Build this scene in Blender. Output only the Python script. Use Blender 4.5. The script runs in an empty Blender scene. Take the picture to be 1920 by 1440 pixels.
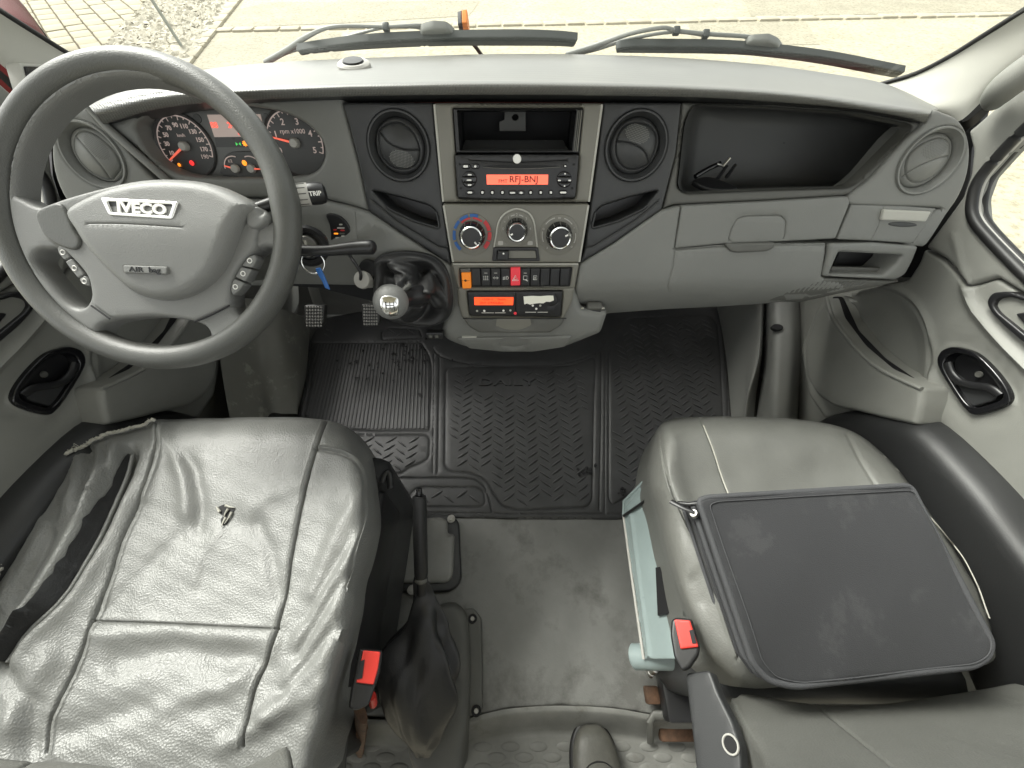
import bpy, bmesh, math, random
import numpy as np
from mathutils import Vector, Matrix
from mathutils.geometry import delaunay_2d_cdt
R = math.radians
rng = np.random.default_rng(7)
random.seed(7)
scn = bpy.context.scene
col = scn.collection

# ------------------------------------------------------------------ camera, world, sun, exposure
PITCH, FPX, CAMZ = 54.0, 721.0, 1.05
cam_d = bpy.data.cameras.new('camera')
cam_d.sensor_width, cam_d.lens = 36.0, 36.0 * FPX / 1920.0
cam_d.clip_start, cam_d.clip_end = 0.02, 500
cam = bpy.data.objects.new('camera', cam_d)
col.objects.link(cam)
cam.location = (0, 0, CAMZ)
cam.rotation_euler = (R(90 - PITCH), 0, 0)
scn.camera = cam
SUN_EL, SUN_AZ = 46.0, -52.0         # azimuth to the right of straight ahead
wd = bpy.data.worlds.new('World')
scn.world = wd
wd.use_nodes = True
wn, wl = wd.node_tree.nodes, wd.node_tree.links
sky = wn.new('ShaderNodeTexSky')
sky.sky_type = 'NISHITA'
sky.sun_disc = False
sky.sun_elevation, sky.sun_rotation = R(SUN_EL), R(SUN_AZ)
sky.dust_density, sky.air_density = 3.0, 1.0
hs = wn.new('ShaderNodeHueSaturation')      # an overcast sky: the blue is nearly gone
hs.inputs['Saturation'].default_value = 0.12
wl.new(sky.outputs[0], hs.inputs['Color'])
wt = wn.new('ShaderNodeMix')
wt.data_type, wt.blend_type = 'RGBA', 'MULTIPLY'
wt.inputs[0].default_value = 1.0
wl.new(hs.outputs[0], wt.inputs[6])
wt.inputs[7].default_value = (1.0, 1.0, 0.965, 1)
wl.new(wt.outputs[2], wn['Background'].inputs['Color'])
wn['Background'].inputs['Strength'].default_value = 0.13
sd = bpy.data.lights.new('sun', 'SUN')
sd.energy, sd.angle, sd.color = 1.5, R(25), (1, 0.98, 0.93)
so = bpy.data.objects.new('sun', sd)
col.objects.link(so)
so.rotation_euler = (R(90 - SUN_EL), 0, R(180 - SUN_AZ) + 0)
so.rotation_euler = Vector((math.sin(R(SUN_AZ)) * math.cos(R(SUN_EL)), math.cos(R(SUN_AZ)) * math.cos(R(SUN_EL)), math.sin(R(SUN_EL)))).to_track_quat('Z', 'Y').to_euler()
vs = scn.view_settings
vs.view_transform, vs.look, vs.gamma, vs.use_curve_mapping = 'Standard', 'None', 1.0, False
vs.exposure = 1.75
scn.cycles.max_bounces = 7
scn.cycles.transparent_max_bounces = 12
scn.cycles.sample_clamp_indirect = 6

# ------------------------------------------------------------------ measuring: a pixel of the photograph -> a point on a real surface
C0 = np.array([0, 0, CAMZ])
_c, _s = math.cos(R(PITCH)), math.sin(R(PITCH))
def ray(p):
    p = np.asarray(p, float)
    a, b = (p[..., 0] - 960) / FPX, (720 - p[..., 1]) / FPX
    return np.stack([a, _c + _s * b, -_s + _c * b], -1)
def plane(pt, n):
    pt, n = np.asarray(pt, float), np.asarray(n, float)
    n = n / np.linalg.norm(n)
    k = (pt - C0) @ n
    def f(p):
        d = ray(p)
        return C0 + d * (k / (d @ n))[..., None]
    f.n, f.pt = n, pt
    return f
def ZP(z): return plane((0, 0, z), (0, 0, 1))
def XP(x): return plane((x, 0, 0), (-np.sign(x), 0, 0))
def YP(y): return plane((0, y, 0), (0, -1, 0))
FN = np.array([0, -1, .38]); FN = FN / np.linalg.norm(FN)
F0 = np.array([0, .345, 0])
def FAC(off=0.0): return plane(F0 + FN * off, FN)          # the leaning face of the dashboard
def implicit(fn, t0=.2, t1=2.5):
    """surface fn(X)=0, fn<0 on the camera's side"""
    def f(p):
        d = ray(p)
        lo = np.full(d.shape[:-1], t0); hi = np.full(d.shape[:-1], t1)
        for _ in range(40):
            m = (lo + hi) / 2
            v = fn(C0 + d * m[..., None]) < 0
            lo = np.where(v, m, lo); hi = np.where(v, hi, m)
        return C0 + d * ((lo + hi) / 2)[..., None]
    return f
def Q(px, py, Y=None, Z=None, X=None, T=None):
    d = ray((px, py))
    t = T if T is not None else (Y / d[1] if Y is not None else ((Z - CAMZ) / d[2] if Z is not None else X / d[0]))
    return C0 + d * t

# ------------------------------------------------------------------ objects
ORG = {}
def thing(name, label, cat, loc=(0, 0, 0), group=None):
    o = bpy.data.objects.new(name, None)
    col.objects.link(o)
    o.location = loc
    o.empty_display_size = .05
    o['label'], o['category'] = label, cat
    if group: o['group'] = group
    ORG[o.name] = np.array(loc, float)
    return o
def tag(o, label=None, cat=None, group=None, kind=None):
    for k, v in (('label', label), ('category', cat), ('group', group), ('kind', kind)):
        if v: o[k] = v
    return o
def mk(name, verts, faces, m=None, parent=None, smooth=True, angle=35):
    verts = np.asarray(verts, float)
    if parent is not None:
        og = ORG[parent.name]
    else:
        og = np.zeros(3)
    me = bpy.data.meshes.new(name)
    me.from_pydata((verts - og).tolist(), [], [list(f) for f in faces])
    bm = bmesh.new(); bm.from_mesh(me)
    bmesh.ops.recalc_face_normals(bm, faces=bm.faces)
    bm.to_mesh(me); bm.free()
    if smooth:
        me.shade_smooth()
        try: me.set_sharp_from_angle(angle=R(angle))
        except Exception: pass
    o = bpy.data.objects.new(name, me)
    col.objects.link(o)
    ORG[o.name] = og
    if m is not None: me.materials.append(m)
    if parent is not None: o.parent = parent
    return o
def join(*vfs):
    V, F, n = [], [], 0
    for v, f in vfs:
        v = np.asarray(v, float)
        V.append(v); F += [[i + n for i in q] for q in f]; n += len(v)
    return np.concatenate(V), F

# ------------------------------------------------------------------ 2-D outlines
def rr(pts, r, n=5):
    """round the corners of a polygon"""
    pts = np.asarray(pts, float); out = []
    N = len(pts)
    for i in range(N):
        a, b, c = pts[i - 1], pts[i], pts[(i + 1) % N]
        u, v = a - b, c - b
        lu, lv = np.linalg.norm(u), np.linalg.norm(v)
        k = min(r, lu * .48, lv * .48)
        p, q = b + u / lu * k, b + v / lv * k
        for t in np.linspace(0, 1, n):
            out.append((1 - t) ** 2 * p + 2 * t * (1 - t) * b + t * t * q)
    return np.array(out)
def sm(pts, n=6, closed=True):
    """Catmull-Rom through the points"""
    P = np.asarray(pts, float); N = len(P); out = []
    for i in range(N if closed else N - 1):
        if closed: p0, p1, p2, p3 = P[i - 1], P[i], P[(i + 1) % N], P[(i + 2) % N]
        else: p0, p1, p2, p3 = P[max(i - 1, 0)], P[i], P[i + 1], P[min(i + 2, N - 1)]
        for t in np.linspace(0, 1, n, endpoint=False):
            out.append(.5 * (2 * p1 + (p2 - p0) * t + (2 * p0 - 5 * p1 + 4 * p2 - p3) * t * t + (3 * p1 - p0 - 3 * p2 + p3) * t ** 3))
    if not closed: out.append(P[-1])
    return np.array(out)
def ell(cx, cy, rx, ry, rot=0, n=40, a0=0, a1=360):
    t = np.radians(np.linspace(a0, a1, n, endpoint=(a1 - a0) < 359))
    c, s = math.cos(R(rot)), math.sin(R(rot))
    x, y = rx * np.cos(t), ry * np.sin(t)
    return np.stack([cx + c * x - s * y, cy + s * x + c * y], 1)
def dens(P, seg, closed=True):
    out = []
    N = len(P)
    for i in range(N if closed else N - 1):
        a, b = P[i], P[(i + 1) % N]
        k = max(1, int(math.ceil(np.linalg.norm(b - a) / seg)))
        for t in range(k): out.append(a + (b - a) * t / k)
    if not closed: out.append(P[-1])
    return np.array(out)
def pdist(P, L, closed=False):
    """distance of points P to polyline L"""
    A = np.asarray(L, float); B = np.roll(A, -1, 0)
    if not closed: A, B = A[:-1], B[:-1]
    best = np.full(len(P), 1e18)
    for i in range(0, len(P), 4000):
        q = P[i:i + 4000][:, None]
        ab = B - A
        t = np.clip(((q - A) * ab).sum(-1) / np.maximum((ab * ab).sum(-1), 1e-18), 0, 1)
        best[i:i + 4000] = (((A + ab * t[..., None]) - q) ** 2).sum(-1).min(1)
    return np.sqrt(best)
def inside(P, L):
    x, y = P[:, 0], P[:, 1]
    r = np.zeros(len(P), bool)
    x0, y0 = L[-1]
    for x1, y1 in L:
        c = ((y1 > y) != (y0 > y))
        with np.errstate(divide='ignore', invalid='ignore'):
            r ^= c & (x < (x0 - x1) * (y - y1) / (y0 - y1) + x1)
        x0, y0 = x1, y1
    return r
def area(L):
    x, y = L[:, 0], L[:, 1]
    return .5 * (x * np.roll(y, -1) - np.roll(x, -1) * y).sum()

def panel_vf(outer, surf, holes=(), r=3., rh=None, depth=.008, step=None, feats=(), hf=None, seg=None, extra=None, back=False):
    """A moulded piece: an outline (with holes) on a surface, edges rounded over r (outline units), sides going `depth` metres down.
    feats: (polyline, width, depth) grooves (depth>0) or ridges (<0)."""
    outer = np.asarray(outer, float)
    if area(outer) < 0: outer = outer[::-1]
    size = max(np.ptp(outer[:, 0]), np.ptp(outer[:, 1]))
    step = step or max(size / 22, r if r else 0)
    seg = seg or max(min(step, size / 30), size / 120)
    loops = [dens(outer, seg)]
    for h in holes:
        h = np.asarray(h, float)
        if area(h) > 0: h = h[::-1]
        loops.append(dens(h, seg))
    B = np.concatenate(loops)
    def dall(P):
        d = np.full(len(P), 1e18)
        for L in loops: d = np.minimum(d, pdist(P, L, True))
        return d
    def ins(P):
        k = inside(P, loops[0])
        for L in loops[1:]: k &= ~inside(P, L)
        return k
    cand = []
    if r > 0:
        for k in (.12, .35, .65, 1.0):
            for L in loops:
                t = np.roll(L, -1, 0) - np.roll(L, 1, 0)
                t /= np.maximum(np.linalg.norm(t, axis=1), 1e-12)[:, None]
                q = L + np.stack([-t[:, 1], t[:, 0]], 1) * r * k
                d = dall(q)
                cand.append(q[ins(q) & (d > r * k * .93)])
    mn, mx = outer.min(0), outer.max(0)
    gx, gy = np.meshgrid(np.arange(mn[0] + step * .37, mx[0], step), np.arange(mn[1] + step * .41, mx[1], step))
    g = np.stack([gx.ravel(), gy.ravel()], 1)
    if len(g):
        g = g[ins(g)]
        if len(g): cand.append(g[dall(g) > max(r * 1.15, step * .35)])
    for L, w, dp in feats:
        L = dens(np.asarray(L, float), max(w * 1.2, seg * .5), False)
        t = np.gradient(L, axis=0); t /= np.maximum(np.linalg.norm(t, axis=1), 1e-12)[:, None]
        nn = np.stack([-t[:, 1], t[:, 0]], 1)
        for k in (-1.9, -1., -.45, 0, .45, 1., 1.9):
            q = L + nn * w * k
            cand.append(q[ins(q) & (dall(q) > w * .2)])
    if extra is not None:
        e = np.asarray(extra, float); cand.append(e[ins(e) & (dall(e) > step * .1)])
    P = np.concatenate([c for c in cand if len(c)] or [np.zeros((0, 2))])
    # thin out
    tol = min([step * .28] + [w * .3 for _, w, _ in feats] + ([r * .1] if r > 0 else []))
    if len(P):
        _, ix = np.unique(np.round(P / max(tol, 1e-9)).astype(np.int64), axis=0, return_index=True)
        P = P[np.sort(ix)]
    A = np.concatenate([B, P])
    ctr = A.mean(0)
    edges, n = [], 0
    for L in loops:
        m = len(L); edges += [(n + i, n + (i + 1) % m) for i in range(m)]; n += m
    sc_ = 100. / size
    vo, eo, fo, ov, oe, of = delaunay_2d_cdt([Vector(((a - ctr) * sc_).tolist()) for a in A], edges, [], 0, 1e-6)
    V = np.array([v[:] for v in vo]) / sc_ + ctr
    F = np.array([f[:] for f in fo])
    F = F[ins(V[F].mean(1))]
    isb = np.zeros(len(V), bool)
    d = dall(V)
    isb = d < 1e-6 * size
    d[isb] = 0
    X = surf(V)
    e = size * 1e-3
    du = surf(V + [e, 0]) - X; dv = surf(V + [0, e]) - X
    N = np.cross(du, dv); N /= np.linalg.norm(N, axis=1)[:, None]
    if ((C0 - X) * N).sum(1).sum() < 0: N = -N
    if hasattr(surf, 'up'): N = np.tile(np.asarray(surf.up, float), (len(X), 1))
    scale = np.median(np.linalg.norm(du, axis=1)) / e
    rh = r * scale if rh is None else rh
    H = np.zeros(len(V))
    if r > 0:
        q = np.clip(d / r, 0, 1)
        H += rh * (np.sqrt(np.maximum(1 - (1 - q) ** 2, 0)) - 1)
    for L, w, dp in feats:
        H -= dp * np.exp(-(pdist(V, L) / w) ** 2 * 1.4)
    if hf is not None: H += hf(V)
    X = X + N * H[:, None]
    F = F.tolist()
    # skirts
    from collections import defaultdict
    cnt = defaultdict(int); dirn = {}
    for f in F:
        for i in range(3):
            a, b = f[i], f[(i + 1) % 3]
            k = (min(a, b), max(a, b)); cnt[k] += 1; dirn[k] = (a, b)
    be = [dirn[k] for k in cnt if cnt[k] == 1]
    bv = sorted({i for ed in be for i in ed})
    mp = {v: len(X) + i for i, v in enumerate(bv)}
    if depth > 0 and bv:
        X = np.concatenate([X, X[bv] - N[bv] * depth])
        F += [[b, a, mp[a], mp[b]] for a, b in be]
        if back:
            nF = [f for f in F if len(f) == 3]
            nb = len(X)
            X = np.concatenate([X, X[:len(N)] - N * depth])
            for i, v in enumerate(bv): X[nb + v] = X[mp[v]]
            F += [[f[0] + nb, f[2] + nb, f[1] + nb] for f in nF]
    return X, F
def panel(name, outer, surf, m, parent=None, angle=40, **k):
    X, F = panel_vf(outer, surf, **k)
    return mk(name, X, F, m, parent, angle=angle)

# ------------------------------------------------------------------ lofts, tubes, lathes, boxes, lettering
def resample(P, n):
    P = np.asarray(P, float)
    S = sm(P, 12, False)
    L = np.concatenate([[0], np.cumsum(np.linalg.norm(np.diff(S, axis=0), axis=1))])
    t = np.linspace(0, L[-1], n)
    return np.stack([np.interp(t, L, S[:, i]) for i in range(3)], 1)
def loft_vf(rows, nu=40, nv=4, closed_v=False, smooth_v=True, hf=None):
    rows = [resample(r, nu) for r in rows]
    G = np.array(rows)
    if smooth_v:
        out = np.stack([sm(G[:, j], nv, closed_v) for j in range(nu)], 1)
    else:
        out = G
    nr = len(out)
    V = out.reshape(-1, 3)
    if hf is not None:
        du = np.gradient(out, axis=1); dv = np.gradient(out, axis=0)
        N = np.cross(du, dv); N /= np.maximum(np.linalg.norm(N, axis=2), 1e-12)[..., None]
        V = V + N.reshape(-1, 3) * hf(V)[:, None]
    F = []
    for i in range(nr if closed_v else nr - 1):
        for j in range(nu - 1):
            a, b = i * nu + j, ((i + 1) % nr) * nu + j
            F.append([a, a + 1, b + 1, b])
    return V, F
def loft(name, rows, m, parent=None, thick=0, angle=60, **k):
    V, F = loft_vf(rows, **k)
    o = mk(name, V, F, m, parent, angle=angle)
    if thick:
        s = o.modifiers.new('thickness', 'SOLIDIFY'); s.thickness = thick; s.offset = 0
    return o
def tube_vf(path, rad, seg=14, closed=False, flat=1., up=(0, 0, 1), smooth=0, caps=True):
    P = np.asarray(path, float)
    rad = np.full(len(P), rad, float) if np.isscalar(rad) else np.asarray(rad, float)
    if smooth:
        k = np.concatenate([P, rad[:, None]], 1)
        k = sm(k, smooth, closed)
        P, rad = k[:, :3], np.maximum(k[:, 3], 1e-5)
    if closed: T = np.roll(P, -1, 0) - np.roll(P, 1, 0)
    else: T = np.gradient(P, axis=0)
    T /= np.maximum(np.linalg.norm(T, axis=1), 1e-12)[:, None]
    up = np.asarray(up, float)
    S = np.cross(T, up); bad = np.linalg.norm(S, axis=1) < .05
    S[bad] = np.cross(T[bad], [1, 0, .1])
    S /= np.linalg.norm(S, axis=1)[:, None]
    U = np.cross(S, T)
    a = np.linspace(0, 2 * np.pi, seg, endpoint=False)
    V = P[:, None] + rad[:, None, None] * (np.cos(a)[None, :, None] * S[:, None] + flat * np.sin(a)[None, :, None] * U[:, None])
    n = len(P); V = V.reshape(-1, 3); F = []
    for i in range(n if closed else n - 1):
        for j in range(seg):
            b = (i + 1) % n
            F.append([i * seg + j, i * seg + (j + 1) % seg, b * seg + (j + 1) % seg, b * seg + j])
    if not closed and caps:
        F.append(list(range(seg))[::-1]); F.append([(n - 1) * seg + j for j in range(seg)])
    return V, F
def tube(name, path, rad, m, parent=None, angle=50, **k):
    V, F = tube_vf(path, rad, **k)
    return mk(name, V, F, m, parent, angle=angle)
def frame(n, up=(0, 0, 1)):
    n = np.asarray(n, float); n = n / np.linalg.norm(n)
    u = np.cross(up, n)
    if np.linalg.norm(u) < 1e-3: u = np.array([1., 0, 0])
    u /= np.linalg.norm(u)
    return u, np.cross(n, u), n
def lathe_vf(prof, o, n, seg=40, up=(0, 0, 1), closed=False):
    """profile of (radius, height) round the axis n through o"""
    u, v, n = frame(n, up)
    a = np.linspace(0, 2 * np.pi, seg, endpoint=False)
    ring = np.cos(a)[:, None] * u + np.sin(a)[:, None] * v
    V, F, rows = [], [], []
    for r_, h in prof:
        if r_ < 1e-6: rows.append([len(V)]); V.append(np.asarray(o) + n * h)
        else:
            rows.append(list(range(len(V), len(V) + seg))); V += list(np.asarray(o) + n * h + ring * r_)
    pairs = list(zip(rows[:-1], rows[1:])) + ([(rows[-1], rows[0])] if closed else [])
    for p, q in pairs:
        for j in range(seg):
            k = (j + 1) % seg
            if len(p) == 1 and len(q) == 1: continue
            if len(p) == 1: F.append([p[0], q[j], q[k]])
            elif len(q) == 1: F.append([p[j], p[k], q[0]])
            else: F.append([p[j], p[k], q[k], q[j]])
    return np.array(V), F
def lathe(name, prof, o, n, m, parent=None, angle=40, **k):
    V, F = lathe_vf(prof, o, n, **k)
    return mk(name, V, F, m, parent, angle=angle)
def box_vf(c, s, bev=.003, M=None):
    """bevelled box of size s round c; M: 3x3 with axes as rows"""
    s = np.asarray(s, float) / 2
    b = min(bev, s.min() * .9)
    bm = bmesh.new()
    bmesh.ops.create_cube(bm, size=2)
    for v in bm.verts: v.co = Vector((v.co[i] * s[i] for i in range(3)))
    if b > 0: bmesh.ops.bevel(bm, geom=bm.edges[:], offset=b, segments=2, profile=.5, affect='EDGES')
    V = np.array([v.co[:] for v in bm.verts]); bm.verts.index_update()
    F = [[v.index for v in f.verts] for f in bm.faces]
    bm.free()
    if M is not None: V = V @ np.asarray(M, float)
    return V + np.asarray(c, float), F
def box(name, c, s, m, parent=None, bev=.003, M=None):
    V, F = box_vf(c, s, bev, M)
    return mk(name, V, F, m, parent, angle=50)
def local(o, u, v):
    """a flat sheet with its own axes in metres"""
    o, u, v = (np.asarray(x, float) for x in (o, u, v))
    u = u / np.linalg.norm(u); n = np.cross(u, v); n /= np.linalg.norm(n); v = np.cross(n, u)
    def f(p):
        p = np.asarray(p, float)
        return o + p[..., :1] * u + p[..., 1:2] * v
    f.u, f.v, f.n, f.o = u, v, n, o
    return f
def at(surf, px, py, size=True):
    """local sheet lying on a surface at a pixel: x to the right, y up in the picture"""
    p = surf(np.array([[px, py], [px + 1., py], [px, py - 1.]]))
    L = local(p[0], p[1] - p[0], p[2] - p[0])
    L.sx = np.linalg.norm(p[1] - p[0]); L.sy = np.linalg.norm(p[2] - p[0])
    if (C0 - p[0]) @ L.n < 0: L.n = -L.n
    return L
def to_px(P):
    d = np.asarray(P, float) - C0
    z = d @ np.array([0, _c, -_s])
    return np.stack([960 + FPX * d[:, 0] / z, 720 - FPX * (d @ np.array([0, _s, _c])) / z], 1)
def circ_px(surf, cx, cy, rad, n=56):
    """outline of a true circle lying on a surface round a pixel"""
    L = at(surf, cx, cy)
    t = np.linspace(0, 2 * np.pi, n, endpoint=False)
    v = np.cross(L.n, L.u)
    return to_px(L.o + rad * (np.cos(t)[:, None] * L.u + np.sin(t)[:, None] * v))
def lettering(name, s, L, m, parent=None, size=.01, off=.0006, bold=0., ext=.0003, sx=1., align='CENTER', dx=0, dy=0, rot=0):
    cu = bpy.data.curves.new('txt', 'FONT')
    cu.body, cu.size, cu.align_x, cu.align_y = s, size, align, 'CENTER'
    cu.offset, cu.extrude, cu.resolution_u = bold, ext, 3
    t = bpy.data.objects.new('txt', cu)
    me = bpy.data.meshes.new_from_object(t)
    V = np.array([v.co[:] for v in me.vertices]).reshape(-1, 3)
    F = [list(p.vertices) for p in me.polygons]
    bpy.data.objects.remove(t); bpy.data.curves.remove(cu); bpy.data.meshes.remove(me)
    c, s_ = math.cos(rot), math.sin(rot)
    x, y = V[:, 0] * sx, V[:, 1]
    V = L.o + np.outer(c * x - s_ * y + dx, L.u) + np.outer(s_ * x + c * y + dy, L.v) + np.outer(V[:, 2] + off, L.n)
    return mk(name, V, F, m, parent, smooth=False)
def copy_tree(o, loc=None, parent=None):
    c = o.copy(); col.objects.link(c)
    if parent is not None: c.parent = parent
    if loc is not None: c.location = loc
    for ch in list(o.children): copy_tree(ch, None, c)
    return c
# ------------------------------------------------------------------ materials
def mat(name, c, rough=.5, metal=0., spec=.5, grain=0., gscale=700., mott=0., mscale=9., c2=None, coat=0., emit=0., extra=None, sheen=0., rvar=0.):
    m = bpy.data.materials.new(name)
    m.use_nodes = True
    nt = m.node_tree; N, L = nt.nodes, nt.links
    b = N['Principled BSDF']
    b.inputs['Base Color'].default_value = (*c, 1)
    b.inputs['Roughness'].default_value = rough
    b.inputs['Metallic'].default_value = metal
    b.inputs['Specular IOR Level'].default_value = spec
    b.inputs['Coat Weight'].default_value = coat
    b.inputs['Sheen Weight'].default_value = sheen
    if emit:
        b.inputs['Emission Color'].default_value = (*c, 1); b.inputs['Emission Strength'].default_value = emit
    tc = N.new('ShaderNodeTexCoord')
    if mott or c2:
        n = N.new('ShaderNodeTexNoise'); n.inputs['Scale'].default_value = mscale; n.inputs['Detail'].default_value = 7; n.inputs['Roughness'].default_value = .62
        L.new(tc.outputs['Object'], n.inputs['Vector'])
        r = N.new('ShaderNodeValToRGB')
        r.color_ramp.elements[0].position, r.color_ramp.elements[1].position = .32, .70
        a = c2 or tuple(x * (1 - mott) for x in c); z = c if c2 else tuple(min(1, x * (1 + mott)) for x in c)
        r.color_ramp.elements[0].color, r.color_ramp.elements[1].color = (*a, 1), (*z, 1)
        L.new(n.outputs['Fac'], r.inputs[0]); L.new(r.outputs[0], b.inputs['Base Color'])
        if rvar:
            q = N.new('ShaderNodeMapRange'); q.inputs['To Min'].default_value = rough - rvar; q.inputs['To Max'].default_value = rough + rvar
            L.new(n.outputs['Fac'], q.inputs['Value']); L.new(q.outputs[0], b.inputs['Roughness'])
    if grain:
        g = N.new('ShaderNodeTexNoise'); g.inputs['Scale'].default_value = gscale; g.inputs['Detail'].default_value = 2
        L.new(tc.outputs['Object'], g.inputs['Vector'])
        u = N.new('ShaderNodeBump'); u.inputs['Strength'].default_value = grain; u.inputs['Distance'].default_value = .001
        L.new(g.outputs['Fac'], u.inputs['Height']); L.new(u.outputs[0], b.inputs['Normal'])
    if extra: extra(nt, b, tc)
    return m
def dots(scale, strength, rot=45):
    def f(nt, b, tc):
        N, L = nt.nodes, nt.links
        mp = N.new('ShaderNodeMapping'); mp.inputs['Rotation'].default_value = (0, 0, R(rot))
        v = N.new('ShaderNodeTexVoronoi'); v.inputs['Scale'].default_value = scale; v.inputs['Randomness'].default_value = 0
        L.new(tc.outputs['Object'], mp.inputs[0]); L.new(mp.outputs[0], v.inputs['Vector'])
        u = N.new('ShaderNodeBump'); u.inputs['Strength'].default_value = strength; u.inputs['Distance'].default_value = .002
        L.new(v.outputs['Distance'], u.inputs['Height']); L.new(u.outputs[0], b.inputs['Normal'])
    return f
def hide(scale, strength, wscale=14, wstr=.25):
    """leather grain: cells plus soft creases"""
    def f(nt, b, tc):
        N, L = nt.nodes, nt.links
        v = N.new('ShaderNodeTexVoronoi'); v.inputs['Scale'].default_value = scale
        L.new(tc.outputs['Object'], v.inputs['Vector'])
        n = N.new('ShaderNodeTexNoise'); n.inputs['Scale'].default_value = wscale; n.inputs['Detail'].default_value = 5; n.inputs['Distortion'].default_value = .8
        L.new(tc.outputs['Object'], n.inputs['Vector'])
        u = N.new('ShaderNodeBump'); u.inputs['Strength'].default_value = strength; u.inputs['Distance'].default_value = .0012
        w = N.new('ShaderNodeBump'); w.inputs['Strength'].default_value = wstr; w.inputs['Distance'].default_value = .02
        L.new(v.outputs['Distance'], u.inputs['Height']); L.new(n.outputs['Fac'], w.inputs['Height'])
        L.new(w.outputs[0], u.inputs['Normal']); L.new(u.outputs[0], b.inputs['Normal'])
    return f
def scuffs(scale, lo, hi, colr, amount=1.):
    """worn or dirty patches with a shape of their own, mixed over the base colour"""
    def f(nt, b, tc):
        N, L = nt.nodes, nt.links
        n = N.new('ShaderNodeTexNoise'); n.inputs['Scale'].default_value = scale; n.inputs['Detail'].default_value = 9; n.inputs['Roughness'].default_value = .7
        L.new(tc.outputs['Object'], n.inputs['Vector'])
        r = N.new('ShaderNodeValToRGB'); r.color_ramp.elements[0].position, r.color_ramp.elements[1].position = lo, hi
        r.color_ramp.elements[0].color = (0, 0, 0, 1); r.color_ramp.elements[1].color = (amount,) * 3 + (1,)
        L.new(n.outputs['Fac'], r.inputs[0])
        x = N.new('ShaderNodeMix'); x.data_type = 'RGBA'
        L.new(r.outputs[0], x.inputs[0])
        src = b.inputs['Base Color'].links[0].from_socket if b.inputs['Base Color'].links else None
        if src: L.new(src, x.inputs[6])
        else: x.inputs[6].default_value = b.inputs['Base Color'].default_value
        x.inputs[7].default_value = (*colr, 1)
        L.new(x.outputs[2], b.inputs['Base Color'])
    return f
M = {}
M['grey'] = mat('grey_grained_plastic', (.186, .188, .176), .48, grain=.35, gscale=900, mott=.05, mscale=5)
M['greyd'] = mat('darker_grey_plastic', (.105, .105, .095), .5, grain=.35, gscale=900, mott=.06, mscale=6)
M['pad'] = mat('dashboard_top_plastic', (.155, .155, .145), .38, grain=.0, mott=.07, mscale=7, extra=dots(330, .4))
M['lite'] = mat('pale_trim_plastic', (.46, .455, .41), .55, grain=.2, gscale=800, mott=.03, mscale=4)
M['door'] = mat('grey_door_plastic', (.225, .226, .206), .5, grain=.35, gscale=800, mott=.07, mscale=6)
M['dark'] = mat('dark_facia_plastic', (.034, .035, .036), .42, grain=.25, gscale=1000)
M['bezel'] = mat('grey_bronze_bezel_plastic', (.182, .176, .150), .42, grain=.15, gscale=1000, mott=.04)
M['black'] = mat('black_plastic', (.014, .014, .015), .38, grain=.1, gscale=900)
M['gloss'] = mat('gloss_black_plastic', (.008, .008, .009), .12)
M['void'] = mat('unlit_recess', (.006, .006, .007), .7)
M['wheel'] = mat('steering_wheel_plastic', (.080, .081, .075), .44, grain=.45, gscale=650, mott=.10, mscale=10)
M['wheelpad'] = mat('airbag_cover_plastic', (.172, .173, .166), .45, grain=.5, gscale=900, mott=.05)
M['leather'] = mat('worn_grey_leatherette', (.180, .182, .174), .40, mott=.10, mscale=8, extra=hide(420, .40, 11, .07), coat=0, rvar=.05)
M['leather2'] = mat('dusty_grey_leatherette', (.138, .139, .128), .50, mott=.12, mscale=6, extra=hide(420, .22, 9, .10))
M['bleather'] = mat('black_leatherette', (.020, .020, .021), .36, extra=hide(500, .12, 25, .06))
M['bleather2'] = mat('matt_black_leatherette', (.024, .024, .0245), .50, extra=hide(500, .15, 25, .06))
M['rubber'] = mat('black_rubber_mat', (.046, .0465, .047), .46, grain=.3, gscale=500, mott=.25, mscale=8)
M['rubberlt'] = mat('dusty_rubber', (.060, .0605, .061), .42, grain=.3, gscale=500, mott=.2, mscale=10)
M['vinyl'] = mat('stained_vinyl_flooring', (.196, .197, .186), .48, mott=.16, mscale=5, grain=.3, gscale=300, extra=scuffs(5.5, .50, .64, (.09, .088, .080), .75))
M['vinyl2'] = mat('muddy_vinyl_flooring', (.205, .205, .190), .6, mott=.25, mscale=7, grain=.3, gscale=250, extra=scuffs(9, .55, .7, (.08, .066, .045), .7))
M['kick'] = mat('scuffed_kick_panel', (.24, .238, .21), .42, mott=.08, mscale=8, grain=.3, extra=scuffs(16, .57, .63, (.45, .44, .38), .6))
M['steel'] = mat('blue_grey_painted_steel', (.255, .31, .308), .42, mott=.06, mscale=12)
M['rust'] = mat('rusty_steel', (.085, .045, .025), .8, mott=.5, mscale=60, grain=.6, gscale=200)
M['metal'] = mat('bare_metal', (.55, .54, .50), .3, metal=1)
M['chrome'] = mat('chrome', (.80, .80, .78), .12, metal=1)
M['pedal'] = mat('worn_pedal_rubber', (.06, .06, .056), .4)
M['red'] = mat('red_plastic', (.60, .040, .030), .35)
M['redsw'] = mat('red_switch_plastic', (.62, .035, .05), .4, emit=.12)
M['orange'] = mat('orange_plastic', (.72, .20, .012), .4, emit=.12)
M['orangeb'] = mat('orange_brush_plastic', (.80, .25, .05), .5)
M['white'] = mat('white_print', (.85, .84, .80), .5)
M['print'] = mat('grey_print', (.42, .41, .38), .5)
M['blue'] = mat('blue_print', (.015, .10, .33), .45)
M['bluetag'] = mat('blue_tag_plastic', (.02, .13, .42), .35)
M['redprint'] = mat('red_print', (.52, .03, .035), .45)
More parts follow.
